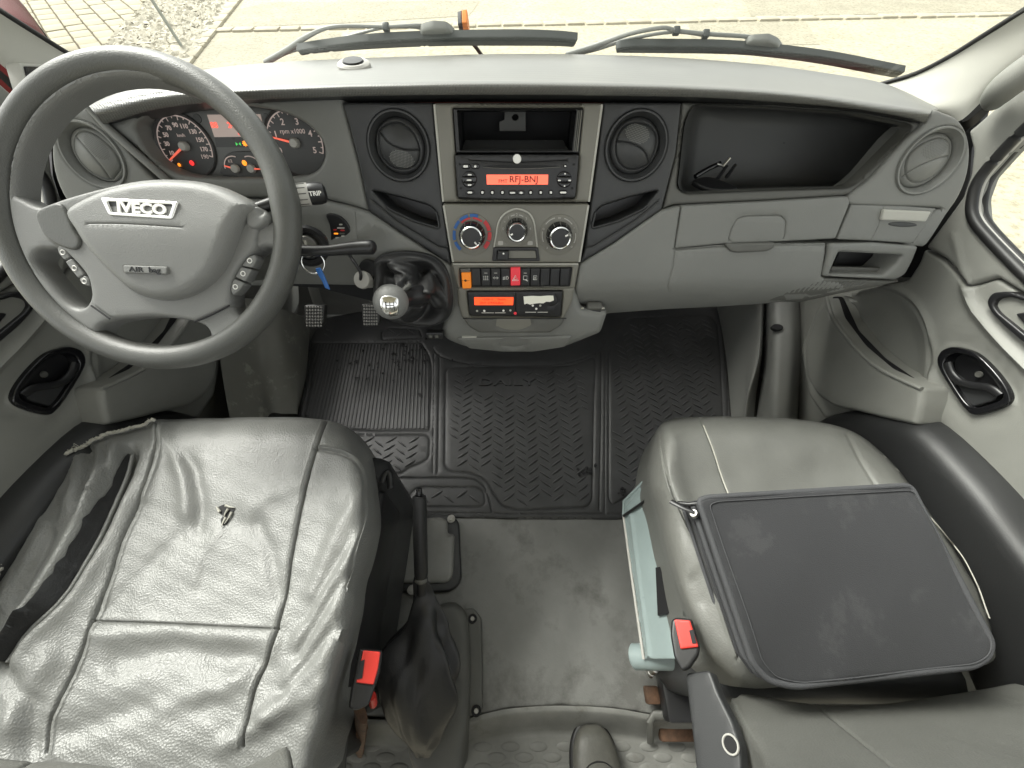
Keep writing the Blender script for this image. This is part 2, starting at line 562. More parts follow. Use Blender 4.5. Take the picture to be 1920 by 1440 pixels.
M['lcd'] = mat('lit_red_display', (.80, .115, .060), .3, emit=.42)
M['lcd2'] = mat('lit_orange_red_display', (.92, .065, .015), .3, emit=.5)
M['lcdgrey'] = mat('pale_lit_display', (.42, .33, .29), .3, emit=.12)
M['lcdink'] = mat('dark_display_ink', (.10, .012, .008), .5)
M['lcdred'] = mat('lit_red_figures', (.95, .12, .08), .5, emit=.35)
M['lampamber'] = mat('lit_amber_lamp', (1., .28, .02), .4, emit=.4)
M['lampred'] = mat('lit_red_lamp', (.95, .03, .03), .4, emit=.35)
M['lampgreen'] = mat('lit_green_lamp', (.05, .45, .08), .4, emit=.35)
M['dial'] = mat('dial_face', (.048, .048, .047), .4)
M['dialno'] = mat('dial_figures', (.62, .50, .46), .5, emit=.06)
M['needle'] = mat('lit_red_needle', (.95, .16, .10), .4, emit=.2)
M['clus'] = mat('cluster_mask_plastic', (.095, .095, .09), .3)
M['paper'] = mat('torn_cream_paper', (.88, .87, .76), .8)
M['bag'] = mat('dark_grey_neoprene', (.024, .0245, .027), .82, mott=.10, mscale=7, grain=.5, gscale=900, sheen=.1, extra=scuffs(8, .56, .61, (.042, .042, .044), .6))
M['bagtrim'] = mat('grey_binding_tape', (.055, .056, .060), .8, grain=.6, gscale=600)
M['thread'] = mat('pale_thread', (.42, .41, .36), .7)
M['binp'] = mat('black_door_bin_plastic', (.020, .0205, .021), .45, grain=.25, gscale=900)
M['tray'] = mat('shelf_plastic', (.058, .059, .058), .5, grain=.2)
M['plate'] = mat('worn_painted_plate', (.235, .235, .22), .36, mott=.1, mscale=20, extra=scuffs(60, .66, .7, (.03, .03, .025), .9))
M['shoe'] = mat('worn_black_shoe_leather', (.085, .083, .072), .5, mott=.2, mscale=30, grain=.4, gscale=250)
M['blade'] = mat('wiper_rubber_and_paint', (.045, .05, .046), .45)
M['arm'] = mat('grey_wiper_arm_paint', (.16, .165, .15), .45)
M['skin'] = M['shoe']
M['concrete'] = mat('pale_weathered_concrete', (.385, .355, .262), .9, mott=.14, mscale=1.4, grain=.6, gscale=40, extra=scuffs(16, .50, .62, (.20, .175, .115), .7))
M['slab'] = mat('grey_asphalt_patch', (.32, .295, .222), .9, mott=.12, mscale=2.2, grain=.8, gscale=60, extra=scuffs(22, .50, .60, (.16, .145, .095), .7))
M['sett'] = mat('pale_kerb_stone', (.38, .345, .26), .85, mott=.12, mscale=6)
M['paver'] = mat('pale_yellow_paver', (.33, .30, .215), .9, mott=.12, mscale=5)
M['joint'] = mat('dirt_in_the_joints', (.10, .08, .045), .95, mott=.2)
M['stone'] = mat('white_gravel_stone', (.42, .39, .31), .85, mott=.12, mscale=20)
M['stoned'] = mat('dark_gravel_bed', (.10, .08, .05), .95, mott=.3, mscale=20)
M['carred'] = mat('dark_red_car_paint', (.085, .010, .009), .65, spec=.15)
M['seal'] = mat('black_rubber_seal', (.012, .012, .012), .5)
M['iron'] = mat('galvanised_post', (.30, .32, .29), .55)
def glass(name, refl=1.0):
    m = bpy.data.materials.new(name); m.use_nodes = True
    N, L = m.node_tree.nodes, m.node_tree.links
    N.remove(N['Principled BSDF'])
    t = N.new('ShaderNodeBsdfTransparent'); t.inputs[0].default_value = (.93, .95, .92, 1)
    g = N.new('ShaderNodeBsdfGlossy'); g.inputs['Roughness'].default_value = .02
    f = N.new('ShaderNodeFresnel'); f.inputs['IOR'].default_value = 1.35
    x = N.new('ShaderNodeMixShader')
    L.new(f.outputs[0], x.inputs[0]); L.new(t.outputs[0], x.inputs[1]); L.new(g.outputs[0], x.inputs[2])
    L.new(x.outputs[0], N['Material Output'].inputs[0])
    return m
M['glass'] = glass('window_glass')
# ------------------------------------------------------------------ outside: the yard in front of the van
GZ = -.70
def sheet(name, pts, z, m, parent=None, kind='structure'):
    o = mk(name, [(x, y, z) for x, y in pts], [list(range(len(pts)))], m, parent, smooth=False)
    if kind: o['kind'] = kind
    return o
def gpx(pts, z=GZ):
    return [tuple(q[:2]) for q in ZP(z)(np.array(pts, float))]
sheet('ground', [(-90, -60), (90, -60), (90, 140), (-90, 140)], GZ, M['concrete'])
# patches of asphalt beyond the kerb and before it
sheet('asphalt_patch', gpx([(1390, -6), (1408, 31), (1700, 26), (2400, 8), (2600, -60), (1400, -60)]), GZ + .004, M['slab'])
sheet('asphalt_patch', gpx([(1290, 43), (1510, 40), (1538, 84), (1300, 86)]), GZ + .004, M['slab'])
sheet('asphalt_patch', gpx([(405, 66), (470, 62), (640, 60), (640, 118), (380, 130), (365, 118)]), GZ + .004, M['slab'])
sheet('asphalt_patch', gpx([(442, 20), (500, 5), (900, 2), (880, 30), (640, 44), (424, 52)]), GZ + .004, M['slab'])
# row of kerb stones
kerb = thing('kerb', 'row of pale kerb stones flush with the yard beyond the windscreen', 'kerb', (0, 9.2, GZ))
ka, kb = np.array(gpx([(415, 58)])[0]), np.array(gpx([(1925, 27)])[0])
kd = (kb - ka) / np.linalg.norm(kb - ka); kn = np.array([-kd[1], kd[0]])
s_, i_ = -.2, 0
while s_ < np.linalg.norm(kb - ka) + 5:
    l_ = rng.uniform(.30, .46)
    c_ = ka + kd * (s_ + l_ / 2) + kn * rng.normal(0, .012)
    V, F = box_vf((c_[0], c_[1], GZ + .005), (l_ - .035, .22 + rng.normal(0, .015), .05 + rng.normal(0, .006)), .018, np.array([[kd[0], kd[1], 0], [kn[0], kn[1], 0], [0, 0, 1]]))
    mk('kerb_stone', V, F, M['sett'], kerb)
    s_ += l_
# paved forecourt at the left: running-bond pavers
pav = sheet('paving_bed', gpx([(282, 5), (196, 94), (150, 130), (60, 130), (-60, 100), (-300, 0), (-300, -60), (345, -60)]), GZ + .004, M['joint'])
p0, p1 = np.array(gpx([(137, 0)])[0]), np.array(gpx([(205, 75)])[0])
d_ = (p1 - p0) / np.linalg.norm(p1 - p0); n_ = np.array([-d_[1], d_[0]])
poly = np.array(gpx([(282, 5), (196, 94), (150, 128), (60, 120), (-40, 60), (-80, 0), (-60, -40), (320, -40)]))
w_ = abs((np.array(gpx([(172, 0)])[0]) - p0) @ n_)
proto = None
for i in range(-14, 16):
    for j in range(-9, 12):
        c_ = p0 + n_ * w_ * i + d_ * (j + .5 * (i % 2)) * w_ * 1.75
        if not inside(c_[None], poly)[0]: continue
        if proto is None or rng.random() < .15:
            V, F = box_vf((0, 0, 0), (w_ * 1.75 - .022, w_ - .022, .05), .012, np.array([[d_[0], d_[1], 0], [n_[0], n_[1], 0], [0, 0, 1]]))
            proto = mk('paver', V, F, M['paver'], pav); o = proto
        else:
            o = proto.copy(); col.objects.link(o)
        o.location = (c_[0], c_[1], GZ + .004 + rng.normal(0, .003)); o.rotation_euler = (rng.normal(0, .01), rng.normal(0, .01), rng.normal(0, .008))
# gravel strip between pavers and asphalt: loose stones
gp = np.array(gpx([(284, 3), (198, 94), (150, 135), (340, 135), (357, 112), (432, 0), (445, -30), (300, -30)]))
sheet('gravel_bed', gp.tolist(), GZ + .006, M['stoned'])
SV, SF, n = [], [], 0
mn, mx = gp.min(0), gp.max(0)
ico = [(0, 0, 1), (.9, 0, .3), (.28, .85, .3), (-.72, .53, .3), (-.72, -.53, .3), (.28, -.85, .3), (0, 0, -.6)]
icf = [(0, 1, 2), (0, 2, 3), (0, 3, 4), (0, 4, 5), (0, 5, 1), (6, 2, 1), (6, 3, 2), (6, 4, 3), (6, 5, 4), (6, 1, 5)]
pts = rng.uniform(mn, mx, (9000, 2)); pts = pts[inside(pts, gp)][:3600]
for q in pts:
    s = rng.uniform(.035, .085); a = rng.uniform(0, 6.28)
    v = (np.array(ico) + rng.normal(0, .22, (7, 3))) * [s * rng.uniform(.8, 1.7), s, s * .6]
    c, t = math.cos(a), math.sin(a)
    SV.append(np.stack([v[:, 0] * c - v[:, 1] * t + q[0], v[:, 0] * t + v[:, 1] * c + q[1], v[:, 2] + GZ + .02], 1))
    SF += [[k + n for k in f] for f in icf]; n += 7
g = mk('gravel', np.concatenate(SV), SF, M['stone'], None, smooth=False); g['kind'] = 'stuff'
# edging slabs right of the gravel
ed = thing('edging', 'diagonal row of pinkish edging slabs beside the white gravel', 'edging', (-5, 9, GZ))
a_, b_ = np.array(gpx([(350, 112)])[0]), np.array(gpx([(442, 0)])[0])
dd = (b_ - a_) / np.linalg.norm(b_ - a_); nn_ = np.array([-dd[1], dd[0]])
for k in range(-3, 9):
    c_ = a_ + dd * (k * .52 + .26)
    V, F = box_vf((c_[0], c_[1], GZ + .01), (.49, .26, .06), .015, np.array([[dd[0], dd[1], 0], [nn_[0], nn_[1], 0], [0, 0, 1]]))
    mk('edging_slab', V, F, M['sett'], ed)
# thin fence post standing at the gravel
b0 = Q(347, 97, Z=GZ)
post = thing('fence_post', 'thin grey post standing in the white gravel beyond the windscreen', 'post', b0)
t0_ = Q(285, 0, T=5.35)
tube('shaft', [b0, b0 + (t0_ - b0) * .5, b0 + (t0_ - b0) * 1.3], .022, M['iron'], post, seg=10)
lathe('foot_plate', [(0, .0), (.07, 0), (.07, .012), (.03, .02), (0, .02)], b0, (0, 0, 1), M['iron'], post, seg=16)
# red car parked at the left edge, only its rounded nose shows
def nose(x0):
    car = thing('parked_car', 'dark red car parked at the far left of the paved yard', 'car', (x0[0], x0[1], GZ))
    fw = np.array([.67, -.74, 0]); sd_ = np.array([.74, .67, 0]); up = np.array([0, 0, 1.])
    def P(f, s, z): return np.array([x0[0], x0[1], GZ]) + fw * f + sd_ * s + up * z
    rows = []
    for f, zt, zb, hw in ((-4.2, .75, .35, .70), (-4.1, .98, .25, .80), (-2.6, 1.0, .22, .86), (-1.2, .97, .22, .86), (-.5, .90, .22, .85), (-.12, .74, .24, .74), (.05, .55, .3, .55), (.07, .45, .4, .25)):
        rows.append([P(f, hw * c, (zt + zb) / 2 + (zt - zb) / 2 * s) for c, s in [(math.copysign(abs(math.cos(a)) ** .5, math.cos(a)), math.copysign(abs(math.sin(a)) ** .5, math.sin(a))) for a in np.linspace(0, 2 * np.pi, 25)]])
    loft('body', rows, M['carred'], car, nu=48, nv=5)
    rows = [[P(f, hw * c, z) for c in np.linspace(-1, 1, 9)] for f, z, hw in ((-3.9, .95, .7), (-3.3, 1.38, .58), (-2.2, 1.45, .58), (-1.35, 1.0, .72))]
    loft('cabin', rows, M['gloss'], car, nu=14, nv=4)
    for s in (-1, 1):
        e = at(XP(.1), 960, 720)
        V, F = lathe_vf([(0, .06), (.10, .05), (.15, .02), (.16, -.03)], P(-.10, .58 * s, .64), fw * .8 + up * .5 + sd_ * s * .3, seg=24)
        mk('headlight', V, F, M['white'], car)
        for f in (-.85, -3.3):
            V, F = lathe_vf([(0, .02), (.18, .03), (.2, .06), (.3, .06), (.31, -.1), (0, -.1)], P(f, .80 * s, .31), sd_ * s, seg=28)
            mk('wheel', V, F, M['seal'], car)
nose(np.array([-4.95, 4.10]))

# ------------------------------------------------------------------ the cab: floor, bulkhead, roof
def struct(o): o['kind'] = 'structure'; return o
fl = struct(panel('floor', [(560, 960), (1500, 960), (1500, 1312), (1235, 1343), (1150, 1330), (1050, 1325), (960, 1330), (905, 1342), (860, 1352), (560, 1340)], ZP(0), M['vinyl'], None, r=6, rh=.012, depth=.06, step=14,
    hf=lambda P: -.003 + .0018 * np.sin(P[:, 0] / 37) * np.sin(P[:, 1] / 41 + 1) + .001 * np.sin(P[:, 0] / 15 + P[:, 1] / 60)))
struct(mk('floor_pan', [(-.86, -.07, -.012), (.86, -.07, -.012), (.86, 1.6, -.012), (-.86, 1.6, -.012)], [[0, 1, 2, 3]], M['greyd'], None, smooth=False))
rf = struct(panel('rear_floor', [(300, 1300), (1700, 1300), (1700, 1700), (300, 1700)], ZP(-.055), M['vinyl2'], None, r=0, depth=.03, step=40))
# moulded studs on the rear floor
for row in range(5):
    for k in range(-9, 12):
        px, py = 905 + k * 52 + (row % 2) * 26, 1400 + row * 20
        if 760 < px < 880 and row < 2: continue
        c = Q(px, py, Z=-.055)
        V, F = lathe_vf([(.0, .0022), (.008, .0020), (.0100, .0013), (.0115, 0)], c, (0, 0, 1), seg=14)
        V[:, 0] = (V[:, 0] - c[0]) * 1.75 + c[0]; V[:, 1] = (V[:, 1] - c[1]) * .72 + c[1]
        mk('stud', V, F, M['vinyl2'], rf)
# worn rounded step edge between the two floors
rows = [[Q(x, y, Z=z) for x, y in ((560, 1340 + o), (700, 1352 + o), (860, 1352 + o), (905, 1342 + o), (960, 1331 + o), (1050, 1326 + o), (1150, 1331 + o), (1235, 1344 + o), (1330, 1344 + o), (1500, 1330 + o))] for o, z in ((-3, .002), (4, .001), (12, -.006), (42, -.050), (56, -.0545))]
struct(loft('step_edge', rows, M['vinyl2'], None, nu=60, nv=3))
# front bulkhead / toe board under the dashboard and wheel-arch humps
rows = [[(x, y, z) for x in np.linspace(-.84, .84, 9)] for y, z in ((1.10, -.004), (1.16, .02), (1.24, .10), (1.30, .22), (1.33, .40), (1.33, .62))]
struct(loft('toe_board', rows, M['greyd'], None, nu=20, nv=4))
# unseen roof shades the cab as the real one does; back wall kept low for sky fill, with the windscreen and side windows left open
ROOF = True
# ------------------------------------------------------------------ dashboard
dash = thing('dashboard', 'grey plastic van dashboard with perforated top pad and two dark centre vent panels', 'dashboard', (0, .66, .6))
def RW(*pts): return [Q(x, y, Y=d) for x, y, d in pts]
rows = [
 RW((150, 190, .84), (246, 155, .90), (380, 131, .96), (500, 118, .98), (700, 108, 1.0), (960, 101, 1.0), (1200, 105, 1.0), (1400, 118, .98), (1550, 137, .95), (1660, 157, .91), (1760, 203, .80)),
 RW((160, 193, .74), (250, 170, .77), (400, 148, .80), (700, 127, .81), (960, 122, .81), (1200, 126, .81), (1400, 140, .80), (1560, 158, .78), (1680, 180, .74), (1757, 205, .70)),
 RW((164, 196, .662), (300, 167, .662), (450, 160, .663), (700, 151, .664), (960, 148, .664), (1280, 156, .664), (1500, 171, .662), (1650, 191, .661), (1748, 206, .662)),
 RW((170, 203, .642), (300, 176, .640), (450, 166, .640), (700, 156, .640), (960, 153, .640), (1280, 160, .640), (1500, 175, .640), (1650, 196, .641), (1746, 210, .643)),
 RW((180, 215, .635), (300, 187, .633), (450, 174, .632), (700, 166, .632), (960, 163, .632), (1280, 169, .632), (1500, 183, .632), (1650, 205, .634), (1742, 217, .637)),
 RW((196, 233, .646), (300, 204, .643), (450, 189, .641), (700, 180, .641), (960, 178, .641), (1280, 182, .641), (1450, 191, .641), (1600, 204, .642), (1700, 221, .644), (1735, 232, .648)),
]
rows.append([p + np.array([0, .02, .002]) for p in rows[-1]])
rows.append([p + np.array([0, .07, .0]) for p in rows[-2]])
rows.append([p + np.array([0, .34, -.07]) for p in rows[-3]])
loft('top_pad', rows, M['pad'], dash, nu=90, nv=6)
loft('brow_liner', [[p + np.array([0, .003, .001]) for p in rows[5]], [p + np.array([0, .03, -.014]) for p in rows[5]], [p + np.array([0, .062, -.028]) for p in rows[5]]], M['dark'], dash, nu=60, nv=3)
# inner backing, far behind the facia
panel('inner_frame', [(170, 215), (1740, 215), (1720, 520), (1350, 570), (1130, 580), (1050, 610), (880, 610), (600, 540), (330, 520), (200, 330)], FAC(-.17), M['void'], dash, r=0, depth=.01, step=60)

# --- surround of the instrument cluster
LENS = sm([(252, 239), (264, 222), (290, 211), (339, 202), (390, 196), (438, 196), (487, 202), (537, 214), (577, 236), (602, 265), (607, 292), (596, 316), (576, 328), (553, 331), (517, 334), (458, 334), (398, 334), (335, 327), (289, 302), (262, 267)], 5)
panel('cluster_surround', rr([(198, 232), (300, 203), (460, 188), (640, 181), (653, 233), (673, 310), (691, 396), (655, 385), (600, 372), (500, 372), (345, 372), (262, 285)], 5), FAC(-.001), M['grey'], dash, holes=[LENS], r=9, depth=.07)
# ridge left of it
tube('ridge', [FAC(.004)(np.array(p, float)) for p in ((166, 199), (196, 234), (245, 278), (300, 326), (350, 372))], .006, M['grey'], dash, seg=10)
# --- left end piece with its vent, mirrored piece on the right
ENDR = [(1750, 206), (1772, 212), (1795, 222), (1812, 245), (1820, 280), (1816, 325), (1800, 368), (1775, 405), (1740, 458), (1722, 462), (1700, 459), (1745, 400), (1757, 390), (1600, 385), (1594, 368), (1640, 330), (1700, 262), (1734, 232)]
def end_piece(mir):
    P = np.array(ENDR, float)
    if mir:
        P[:, 0] = 1916 - P[:, 0]; P[:, 1] += -4
    P = sm(P, 3)
    c = (1745, 303) if not mir else (172, 292)
    panel('end_panel', P, FAC(.004), M['grey'], dash, holes=[circ_px(FAC(.004), c[0], c[1], 55 * at(FAC(.006), *c).sx * 1.0)], r=6, depth=.05)
    return c
# --- vents: bezel ring, domed face split in two flaps, perforated patch
def vent(cx, cy, k, m, rot, mir=1, off=.006, sub=True):
    L = at(FAC(off), cx, cy)
    rad = k * math.sqrt(L.sx * L.sx)
    prof = [(rad * 1.02, -.03), (rad * 1.03, -.004), (rad * 1.0, .001), (rad * .95, .0008), (rad * .88, -.006), (rad * .83, -.010), (rad * .82, -.03)]
    ring = lathe('air_vent', prof, L.o, L.n, m, dash, seg=56)
    c, s = math.cos(R(rot)), math.sin(R(rot))
    u = L.u * c + L.v * s; v = -L.u * s + L.v * c
    D = local(L.o - L.n * .011, u, v)
    if D.n @ L.n < 0: D.n = -D.n
    f = rad * .82
    t = np.radians(np.linspace(-62, 242, 44))
    face = np.stack([f * np.cos(t), f * np.sin(t)], 1)
    disc = ell(0, 0, f, f, 0, 48)
    flat = [(-f * .80, f * .42), (-f * .38, f * .74), (f * .1, f * .80), (f * .55, f * .55), (f * .80, f * .05), (f * .74, -f * .45), (f * .35, -f * .74), (-f * .25, -f * .80), (-f * .72, -f * .5), (-f * .84, 0)]
    line = sm(flat, 5)
    arc = sm([(-f * .80 * mir, f * .38), (-f * .38 * mir, f * .06), (f * .22 * mir, -f * .06), (f * .80 * mir, f * .02)], 6, False)
    dome = lambda P: .012 * np.clip(1 - (P ** 2).sum(1) / f ** 2, 0, 1)
    X, F = panel_vf(disc, D, r=f * .08, rh=.002, depth=.012, step=f / 9, hf=dome, feats=[(np.vstack([line, line[:1]]), .0012, .0022), (arc, .0012, .0022)])
    mk('vent_face', X, F, m, ring)
    vs_, fs_ = [], []
    cx_, cy_ = f * .12 * mir, -f * .42
    for i in range(-9, 10):
        for j in range(-6, 7):
            x, y = i * .0021, j * .0021
            if (x / .019) ** 2 + (y / .012) ** 2 > 1: continue
            p = np.array([[cx_ + x, cy_ + y]])
            q = D(p)[0] + D.n * (dome(p)[0] + .0002)
            a = [q + D.u * .0006 + D.v * .0006, q - D.u * .0006 + D.v * .0006, q - D.u * .0006 - D.v * .0006, q + D.u * .0006 - D.v * .0006]
            fs_.append([len(vs_) + z for z in range(4)]); vs_ += a
    g = mk('vent_holes', vs_, fs_, M['greyd'] if m is M['grey'] else M['grey'], ring, smooth=False); g['kind'] = 'stuff'
c = end_piece(False); vent(c[0], c[1], 55, M['grey'], 195, -1)
c = end_piece(True); vent(c[0], c[1], 55, M['grey'], 120, 1)
# --- dark vent panels either side of the radio
VL = np.array([(640, 192), (812, 192), (822, 300), (832, 395), (846, 497), (822, 484), (790, 462), (742, 431), (691, 396), (673, 310), (653, 233)], float)
VRt = np.array([(1131, 192), (1279, 192), (1268, 290), (1241, 394), (1150, 457), (1088, 494), (1097, 467), (1106, 395), (1119, 300)], float)
PL = rr([(697, 357), (755, 371), (806, 386), (818, 397), (824, 428), (776, 414), (728, 391)], 6)
PR = rr([(1236, 357), (1176, 371), (1129, 386), (1117, 397), (1110, 428), (1160, 414), (1208, 391)], 6)
def pocket(name, hole, poly, vc, gl):
    panel(name, rr(poly, 4), FAC(.002), M['dark'], dash, holes=[hole, circ_px(FAC(.002), vc[0], vc[1], 57 * at(FAC(.006), *vc).sx)], r=5, depth=.05, feats=[(np.array(gl, float), 1.6, .0018)])
    panel('pocket_lip', hole, FAC(-.045), M['black'], dash, r=0, depth=.002)
    lip = (hole[len(hole) // 2:] if gl[0][0] < 960 else hole[len(hole) // 2:])
    tube('pocket_rim', FAC(.003)(dens(lip, 6, False)), .0014, M['dark'], dash, seg=8)
pocket('centre_vent_panel', PL, VL, (747, 275), [(700, 378), (745, 416), (790, 443), (822, 463), (838, 466)])
pocket('centre_vent_panel', PR, VRt, (1193, 275), [(1234, 378), (1190, 414), (1145, 442), (1113, 462), (1099, 464)])
vent(747, 275, 57, M['dark'], -10, 1); vent(1193, 275, 57, M['dark'], 165, 1)
# --- dark recess ledge under the pad between cluster and shelf is the pad's own underside; radio bezel
RO = [(813, 193), (1130, 193), (1105, 379.5), (830, 379.5)]
panel('centre_bezel', rr(RO, 5), FAC(.010), M['bezel'], dash, holes=[rr([(847, 202), (1095, 202), (1079, 373.5), (858, 373.5)], 4)], r=6, depth=.03)
for e_ in ([(814.5, 196), (831, 378)], [(1128.5, 196), (1104, 378)], [(832, 385), (849.5, 491)], [(1103, 385), (1086, 491)]):
    tube('bezel_glint', FAC(.0085 if e_[0][1] < 300 else .0068)(np.array(e_)), .0019, M['lite'], dash, seg=8)  # pale strips paint the light caught on the bevelled edges
tube('bezel_glint', FAC(.0055)(np.array([(850, 495), (1084, 495)])), .0016, M['lite'], dash, seg=8)
# --- storage slot over the radio: a dark open box with ribs and a bracket inside
fr = rr([(849, 203.5), (1094, 203.5), (1086, 287), (855, 287)], 3)
hi = rr([(857, 207), (1081, 207), (1073, 282), (862, 282)], 3)
panel('slot_frame', fr, FAC(.006), M['black'], dash, holes=[hi], r=2, depth=.05)
bx = [FAC(.004)(dens(hi, 8)), FAC(-.05)(dens((hi - [968, 245]) * .97 + [968, 243], 8)), FAC(-.13)(dens((hi - [968, 245]) * .90 + [968, 238], 8))]
m_ = min(len(b) for b in bx)
bx = [np.vstack([resample(np.vstack([b, b[:1]]), 60)]) for b in bx]
V, F = loft_vf(bx, nu=60, nv=3)
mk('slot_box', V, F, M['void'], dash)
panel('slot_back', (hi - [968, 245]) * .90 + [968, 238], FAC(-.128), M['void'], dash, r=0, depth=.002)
panel('slot_bracket', rr([(946, 207), (986, 207), (986, 246), (936, 246), (936, 228), (946, 224)], 2), FAC(-.10), M['greyd'], dash, holes=[ell(966, 220, 6, 6, 0, 16)], r=1, depth=.004)
panel('slot_tray', rr([(872, 262), (1056, 262), (1066, 281), (866, 281)], 3), plane(FAC(-.02)(np.array([968., 281.])), (0, -.35, 1)), M['dark'], dash, r=1, depth=.004)
for k in range(3):
    tube('slot_rib', [FAC(.008)(np.array(p, float)) for p in ((1084 + 3.4 * k, 207), (1076 + 3.2 * k, 284))], .0009, M['greyd'] if k < 2 else M['bezel'], dash, seg=6)
# --- open shelf on the passenger side
SH = rr([(1284, 228), (1300, 196), (1420, 200), (1600, 212), (1716, 236), (1690, 262), (1640, 312), (1604, 346), (1590, 352), (1440, 356), (1285, 363), (1270, 352)], 12)
panel('shelf_surround', rr([(1279, 192), (1450, 195), (1600, 205), (1735, 232), (1692, 272), (1640, 330), (1596, 366), (1440, 376), (1262, 384), (1243, 392), (1268, 290)], 5), FAC(-.003), M['greyd'], dash, holes=[SH], r=5, depth=.02)
def loopS(off, cx, cy, kx, ky): return resample(np.vstack([FAC(off)(dens((SH - [cx, cy]) * [kx, ky] + [cx, cy], 9)), FAC(off)(dens((SH - [cx, cy]) * [kx, ky] + [cx, cy], 9))[:1]]), 90)
V, F = loft_vf([loopS(.001, 1470, 270, 1, 1), loopS(-.03, 1470, 270, .99, .985), loopS(-.08, 1470, 270, .955, .95), loopS(-.11, 1470, 268, .90, .86), loopS(-.12, 1470, 268, .75, .6), loopS(-.122, 1470, 268, .3, .3), loopS(-.122, 1470, 268, .01, .01)], nu=90, nv=4)
mk('shelf_tray', V, F, M['tray'], dash, angle=80)
# --- glove-box lids and panels on the right
def seam(name, pts, surf, m=None, w=.0011):
    return tube(name, surf(dens(np.array(pts, float), 8, False)), w, m or M['void'], dash, seg=6)
GX = .006
GRIP = rr([(1365, 452), (1372, 428), (1383, 410), (1398, 405.5), (1464, 404), (1474, 414), (1471, 449)], 8)
panel('glove_box_lid', rr([(1279, 386), (1440, 378), (1591, 368.5), (1594, 382), (1567, 448), (1470, 453), (1360, 457), (1266, 466)], 4), FAC(GX), M['grey'], dash, holes=[], r=3.5, depth=.03, feats=[(GRIP[2:-2], 1.5, .0022)])
panel('lid_grip', rr([(1360, 457), (1366, 470), (1380, 475), (1438, 472), (1452, 466), (1456, 455)], 6), FAC(.010), M['greyd'], dash, r=4, depth=.02)
panel('fuse_box_lid', rr([(1597, 384), (1700, 387), (1757, 391), (1740, 420), (1716, 457), (1640, 452), (1570, 449)], 3), FAC(GX), M['grey'], dash, r=3, depth=.03, feats=[(np.array([(1657, 388), (1648, 420), (1634, 450)]), 1., .001), (np.array([(1752, 394), (1735, 425), (1712, 455)]), 1.2, .0012)])
panel('lid_handle', rr([(1658, 393), (1747, 397), (1737, 416), (1653, 413)], 3), FAC(.011), M['lite'], dash, r=2.5, depth=.008)
panel('handle_shade', ell(1693, 421, 28, 5, 2, 24), FAC(.0068), M['dark'], dash, r=2, depth=.002)  # dark ellipse: the shade below the handle put in as colour
def shadow_gap(a): return a
# knee panel with a belly that curls under
def curl(d, k, smax):
    d = np.clip(d, 0, 2); d1 = smax / (2 * k)
    return np.where(d < d1, k * d * d, k * d1 * d1 + smax * (d - d1))
KN = lambda X: (X[..., 1] - .38 * X[..., 2] - .339) - curl(.600 - X[..., 2], 7., .8)
KNEE = implicit(KN)
panel('knee_panel', rr([(1088, 496), (1150, 459), (1241, 395), (1278, 386), (1266, 467), (1360, 459), (1460, 456), (1553, 456), (1542, 520), (1575, 527), (1600, 546), (1500, 567), (1420, 574), (1350, 578.5), (1240, 584), (1142, 591), (1100, 600), (1072, 606), (1080, 540)], 5), KNEE, M['grey'], dash, r=7, depth=.05, step=16,
      feats=[(np.array([(1266, 467), (1262, 500), (1252, 537)]), 1.6, .0018), (np.array([(1263, 469), (1360, 462), (1553, 459)]), 2.2, .003)])
CUB = rr([(1574, 473), (1692, 479), (1681, 497), (1660, 516), (1556, 514)], 4)
panel('cubby_frame', rr([(1557, 457), (1640, 455), (1724, 462), (1712, 492), (1699, 516), (1680, 526), (1543, 519)], 6), FAC(.008), M['grey'], dash, holes=[CUB], r=6, depth=.05)
panel('cubby_back', CUB + [0, -3], FAC(-.05), M['black'], dash, r=0, depth=.002)
panel('cubby_floor', rr([(1560, 500), (1676, 503), (1662, 516), (1554, 514)], 3), FAC(-.012), M['greyd'], dash, r=2, depth=.004)
panel('belly_panel', rr([(1430, 566), (1480, 545), (1545, 522), (1690, 528), (1640, 540), (1590, 549), (1500, 569)], 5), KNEE, M['greyd'], dash, r=4, depth=.02, feats=[(np.array([(1480 + 9 * k, 549 - k), (1492 + 9 * k, 534 - k * .5)]), 1.6, .0015) for k in range(16)])
# --- driver's lower panel
panel('driver_lower_panel', rr([(345, 375), (500, 374), (600, 374.5), (655, 387), (692, 398), (742, 433), (790, 464), (846, 499), (850, 545), (800, 560), (692, 548), (560, 546), (420, 545), (360, 480)], 6), FAC(.004), M['grey'], dash, r=12, depth=.05,
      feats=[(np.array([(663, 390), (668, 420), (674, 452), (690, 455)]), 1.4, .0014), (np.array([(600, 374), (655, 388), (692, 399)]), 2, .0025)],
      hf=lambda P: .010 * np.exp(-(((P[:, 0] - 700) * .5 + (P[:, 1] - 425)) / 18) ** 2) - .03 * np.clip((P[:, 1] - 470) / 70, 0, 1) ** 1.3 * np.clip((715 - P[:, 0]) / 40, 0, 1))
